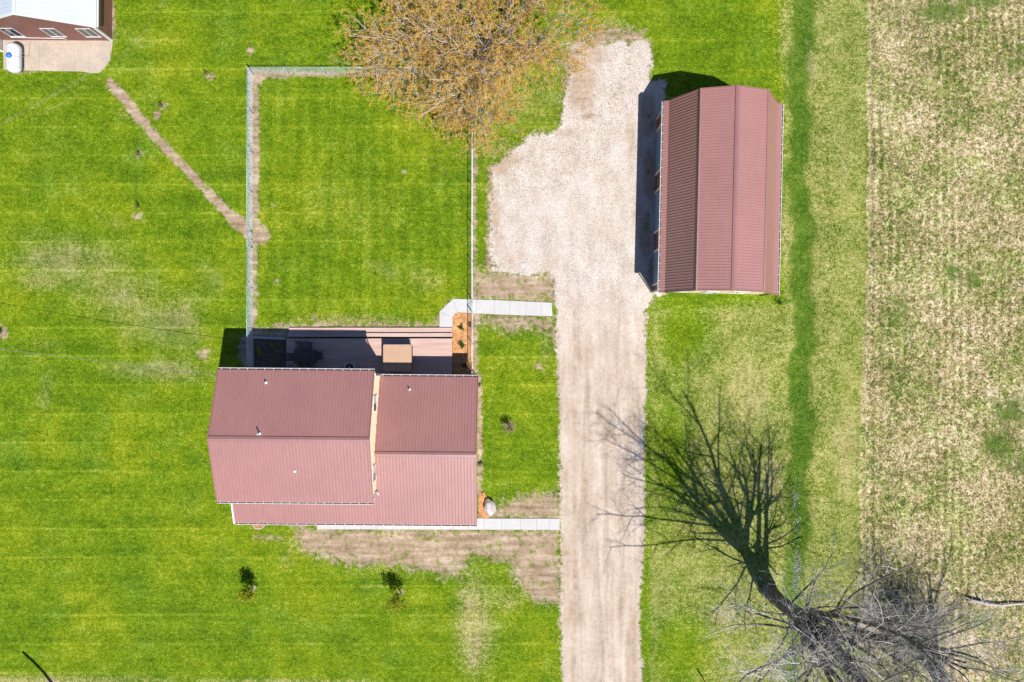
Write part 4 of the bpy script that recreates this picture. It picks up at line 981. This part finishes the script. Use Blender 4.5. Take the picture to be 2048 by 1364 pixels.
for y0, y1 in ((2.4, 5.6), (-2.05, .9), (-6.05, -3.65)):
    m = MB()
    for k in range(4): m.box((-4.11, y0, .02 + k * .68), (-4.055, y1, .02 + k * .68 + .665))
    d_ = m.build('overhead_door', M['door_blue'], barn)
    m = MB()
    for k in range(4): 
        yy_ = y0 + .2 + k * (y1 - y0 - .3) / 4; m.box((-4.12, yy_, 2.2), (-4.112, yy_ + (y1 - y0) / 5.2, 2.55))
    m.build('pane', M['glass'], d_)
    m = MB(); m.box((-4.13, y0 - .14, 0), (-4.052, y0 - .003, 2.75)); m.box((-4.13, y1 + .003, 0), (-4.052, y1 + .14, 2.75)); m.box((-4.13, y0 - .14, 2.76), (-4.052, y1 + .14, 2.93)); m.build('door_frame', M['cream'], d_)
m = MB()
for sy in (-1, 1):
    for sx in (-1, 1): m.box((sx * 4.03, sy * 6.58, 0), (sx * 4.12, sy * 6.66, 3.24))
split_build(m, 'corner_trim', M['cream'], barn)
wall_window(barn, (0, 0, 0), 'y', -6.62, -2.9, -1.7, 1.1, 2.3, -1); wall_window(barn, (0, 0, 0), 'y', -6.62, 1.4, 2.6, 1.1, 2.3, -1); wall_window(barn, (0, 0, 0), 'y', -6.62, -.7, .7, 4.0, 5.2, -1)
m = MB(); m.box((-.5, -6.67, 0), (.45, -6.625, 2.1)); dd_ = m.build('side_door', M['white'], barn)
m = MB(); m.tube([(.34, -6.67, 1.0), (.34, -6.73, 1.0)], .03, 8); m.build('handle', M['dark'], dd_)
gutter(barn, (-4.26, -6.88, 3.28), (-4.26, 6.88, 3.28), (-1, 0, 0), (0, 0, 0), 22); gutter(barn, (4.26, -6.88, 3.28), (4.26, 6.88, 3.28), (1, 0, 0), (0, 0, 0), 22)
m = MB(); m.tube([(-4.4, -6.75, 3.2), (-4.2, -6.72, 2.9), (-4.14, -6.72, .15)], .045, 6); m.build('downspout', M['white'], barn)
m = MB(); m.tube([(4.4, -6.8, 3.2), (4.2, -6.75, 2.9), (4.15, -6.72, 2.5), (4.15, -6.72, .1)], .045, 6); m.build('downspout', M['dark'], barn)
# pale scrap on the gravel in the barn shade
m = MB(); q = P(1290, 398)
m.prism([(q.x - .2, q.y - .02), (q.x - .12, q.y + .12), (q.x + .05, q.y + .1), (q.x + .2, q.y + .14), (q.x + .22, q.y - .02), (q.x + .05, q.y - .05), (q.x + .04, q.y - .2), (q.x - .1, q.y - .16)][::-1], .0, .07)
tag(m.build('broken_slab', M['conc'], bevel=.02), 'pale broken piece of concrete lying in the barn shade', 'concrete piece')
q = P(1048, 532); m = MB(); m.prism([(q.x - .28, q.y - .2), (q.x - .3, q.y + .22), (q.x + .26, q.y + .24), (q.x + .3, q.y - .18)][::-1], .0, .05)
tag(m.build('flat_stone', M['conc'], bevel=.02), 'flat white stone set in the gravel near the sidewalk', 'stone')

# ------------------------------------------------------------------ neighbour house, tank
NO = (-35, 23.1, 0)
nb = empty('neighbour_house', NO, R(.35) * -1, 'brown sided house with a white metal roof behind the concrete slab', 'house')
nY = 23.1; nx0, nx1 = -39.6, -30.75
m = MB(); nz = lambda x: 4.6 - abs(x + 35.05) * (1.95 / 4.6) - .06
m.poly([(nx0, nY, 0), (nx1, nY, 0), (nx1, nY, nz(nx1)), (-35.05, nY, nz(-35.05)), (nx0, nY, nz(nx0))])
m.poly([(nx1, nY, 0), (nx1, 46, 0), (nx1, 46, nz(nx1)), (nx1, nY, nz(nx1))]); m.poly([(nx0, 46, 0), (nx0, nY, 0), (nx0, nY, nz(nx0)), (nx0, 46, nz(nx0))])
m.poly([(nx1, 46, 0), (nx0, 46, 0), (nx0, 46, nz(nx0)), (-35.05, 46, nz(-35.05)), (nx1, 46, nz(nx1))])
x = nx0 + .1
while x < nx1 - .05: m.box((x - .015, nY - .022, .02), (x + .015, nY + .01, nz(x) - .02)); x += .2
y = nY + .1
while y < 34: m.box((nx1 - .01, y - .015, .02), (nx1 + .022, y + .015, nz(nx1) - .02)); y += .2
m.build('wall', M['nbwall'], nb, NO)
m = MB(); ribbed(m, (-30.38, nY - .12, 2.62), (-30.38, 46.2, 2.62), (-35.05, nY - .12, 4.6), (-35.05, 46.2, 4.6), .3, .02); ribbed(m, (-39.72, nY - .12, 2.62), (-39.72, 46.2, 2.62), (-35.05, nY - .12, 4.6), (-35.05, 46.2, 4.6), .3, .02)
m.build('roof', M['white_roof'], nb, NO)
m = MB(); cap_strip(m, (-35.05, nY - .15, 4.62), (-35.05, 46.2, 4.62), .18, .07); m.build('ridge_cap', M['white_roof'], nb, NO)
m = MB()
for xe_ in (-30.38, -39.72): m.bar((xe_, nY - .145, 2.6), (-35.05, nY - .145, 4.58), .05, .14)
split_build(m, 'rake_trim', M['white'], nb, NO)
m = MB(); m.box((nx1 - .1, nY - .035, 0), (nx1 + .035, nY - .024, 2.55)); m.box((nx1 + .024, nY - .03, 0), (nx1 + .035, nY + .1, 2.55)); m.build('corner_trim', M['white'], nb, NO)
m = MB(); m.box((-30.36, nY - .1, 2.5), (-30.26, 46, 2.6)); m.build('gutter', M['white'], nb, NO)
m = MB(); m.tube([(-38.1, nY - .05, .62), (-34.1, nY - .05, .5), (-34.05, nY - .05, .35)], .025, 6); m.build('conduit', M['white'], nb, NO)
for u0 in (-32.25, -34.88, -38.0): wall_window(nb, NO, 'y', nY - .022, u0, u0 + 1.12, .8, 2.15, -1, curtain=False)
st = empty('porch_step', P(0, 85), 0, 'grey landing with a white edge below the neighbour house wall', 'step'); so_ = P(0, 85)
m = MB(); m.box((so_.x - 3, so_.y - .7, 0), (so_.x + .25, so_.y + .45, .35)); m.build('platform', M['ac'], st, so_)
m = MB(); m.bar((so_.x - 1, so_.y - .35, .37), (so_.x + .42, so_.y - .78, .12), .08); m.build('edge_board', M['white'], st, so_)
tk = empty('propane_tank', (-37.75, 21.45, 0), 0, 'white propane tank with a blue lid on the concrete slab', 'tank'); KO = (-37.75, 21.45, 0)
m = MB(); pts = []; rad = []
for k in range(9):
    a = R(90 * k / 8); pts.append((-37.75, 21.45 - .75 - .38 * math.cos(a), .75)); rad.append(max(.01, .5 * math.sin(a)))
for k in range(9):
    a = R(90 * (8 - k) / 8); pts.append((-37.75, 21.45 + .75 + .38 * math.cos(a), .75)); rad.append(max(.01, .5 * math.sin(a)))
m.tube(pts, rad, 28); m.build('tank_body', M['tank'], tk, KO, True)
m = MB(); m.tube([(-37.75, 21.45, 1.2), (-37.75, 21.45, 1.34), (-37.75, 21.45, 1.4), (-37.75, 21.45, 1.43)], [.2, .2, .15, .02], 20); m.build('lid', M['blue'], tk, KO, True)
m = MB(); m.tube([(-37.75, 22.0, 1.22), (-37.75, 22.0, 1.28)], .03, 8); m.tube([(-37.75, 20.9, 1.22), (-37.75, 20.9, 1.28)], .03, 8); split_build(m, 'fitting', M['dark'], tk, KO)
m = MB()
for y in (-.75, 0, .75): m.tube([(-37.75, 21.45 + y - .012, .75), (-37.75, 21.45 + y + .012, .75)], .505, 28)
split_build(m, 'weld_band', M['ac'], tk, KO, True)
m = MB(); m.tube([(-37.75, 21.45, 1.3), (-37.4, 21.5, 1.15), (-37.15, 21.6, .6), (-37.1, 21.9, .1), (-37.0, 23.0, .1)], .012, 6); m.build('gas_line', M['galv'], tk, KO, True)
for y in (-.6, .6):
    m = MB(); m.box((-38.05, 21.45 + y - .05, .06), (-37.45, 21.45 + y + .05, .42)); m.build('leg', M['ac'], tk, KO)

# ------------------------------------------------------------------ wires, posts
def wire(name, a, b_, sag, r_, label, n=30, mat='wire'):
    a = Vector(a); b_ = Vector(b_); m_ = MB()
    pts = [a.lerp(b_, k / n) - Vector((0, 0, sag * 4 * (k / n) * (1 - k / n))) for k in range(n + 1)]
    m_.tube(pts, r_, 5); o = m_.build(name, M[mat]); tag(o, label, 'wire'); return o
a_ = P(436, 752, 4.9); a_.x = -20.4
wire('overhead_wire', a_, (-52, 1.6, 8.2), .75, .017, 'grey overhead service wire running from the farmhouse corner across the lawn')
q = P(104, 1366)
pl_ = empty('wooden_pole', (q.x, q.y, 0), 0, 'short leaning wooden pole at the lower left lawn edge', 'pole')
m = MB(); m.tube([(0, 0, -.2), (-.12, .0, 1.6), (-.35, -.08, 3.2), (-.62, -.2, 4.7)], [.13, .12, .11, .10], 10); m.build('shaft', M['wood_post'], pl_, smooth=True)
m = MB(); m.tube([(-.62, -.2, 4.7), (-.625, -.2, 4.74)], [.108, .108], 10); m.build('cap', M['galv'], pl_)
q = P(1404, 1353); sk = empty('marker_stake', (q.x, q.y, 0), 0, 'short orange marker stake standing on the lawn near the bare tree', 'stake')
m = MB(); m.tube([(0, 0, -.1), (.01, 0, .9)], .05, 8); m.build('shaft', M['orange'], sk, smooth=True)
m = MB(); m.tube([(.01, 0, .9), (.012, 0, 1.15)], .056, 8); m.build('cap', M['dark'], sk, smooth=True)

# ------------------------------------------------------------------ loose stuff
rs = np.random.default_rng(91)
def zf(b_): 
    return -.26 * np.exp(-((b_[:, 0] - (22.5 - .012 * (10 - b_[:, 1]) + .25 * np.sin(b_[:, 1] * .21))) / 1.3) ** 2)
n = 42000; pp = np.column_stack([rs.uniform(27.3, 41, n), rs.uniform(-28, 28, n)])
keep = rs.random(n) < np.interp(np.sin(pp[:, 0] * 1.3 + 2 * np.sin(pp[:, 1] * .5)) + np.sin(pp[:, 1] * 1.1 + pp[:, 0] * .4), [-2, 2], [.5, 1.0])
pp = pp[keep]; o = blades('dry_grass', M['straw'], pp, rs.uniform(.05, .15, len(pp)), rs, 4, .985, .05, zf); tag(o, kind='stuff')
# small pale grey flecks scattered down the ditch
ys = np.concatenate([rs.uniform(-24, -10.5, 160), rs.normal(-17.8, 1.0, 420), rs.normal(-12.2, .5, 120), rs.normal(-14.2, .35, 60)])
cx = (1601 - 1024) / 26. - .25 * (ys < 0) + .10 * np.sin(ys * 1.7); xs = cx + rs.normal(0, .11, len(ys)) * (1 + .9 * np.sin(ys * 2.3) ** 2)
c = np.column_stack([xs, ys, zf(np.column_stack([xs, ys])) + rs.uniform(.01, .07, len(ys))])
o = tri_cloud('ditch_flecks', M['fleck'], c, rs.uniform(.025, .07, len(c)), rs, flat=.5, aspect=1.5); tag(o, kind='stuff')
# bud and leaf litter under the budding tree
n = 9000; a = rs.uniform(0, 6.28, n); r_ = np.sqrt(rs.random(n)) * 9.5; c = np.column_stack([b3.x + 1.5 + np.cos(a) * r_, b3.y - 1 + np.sin(a) * r_, rs.uniform(.01, .03, n)])
c = c[(c[:, 1] < 27)]; o = tri_cloud('litter', M['litter'], c, rs.uniform(.025, .055, len(c)), rs, flat=.9, aspect=1.5); tag(o, kind='stuff')
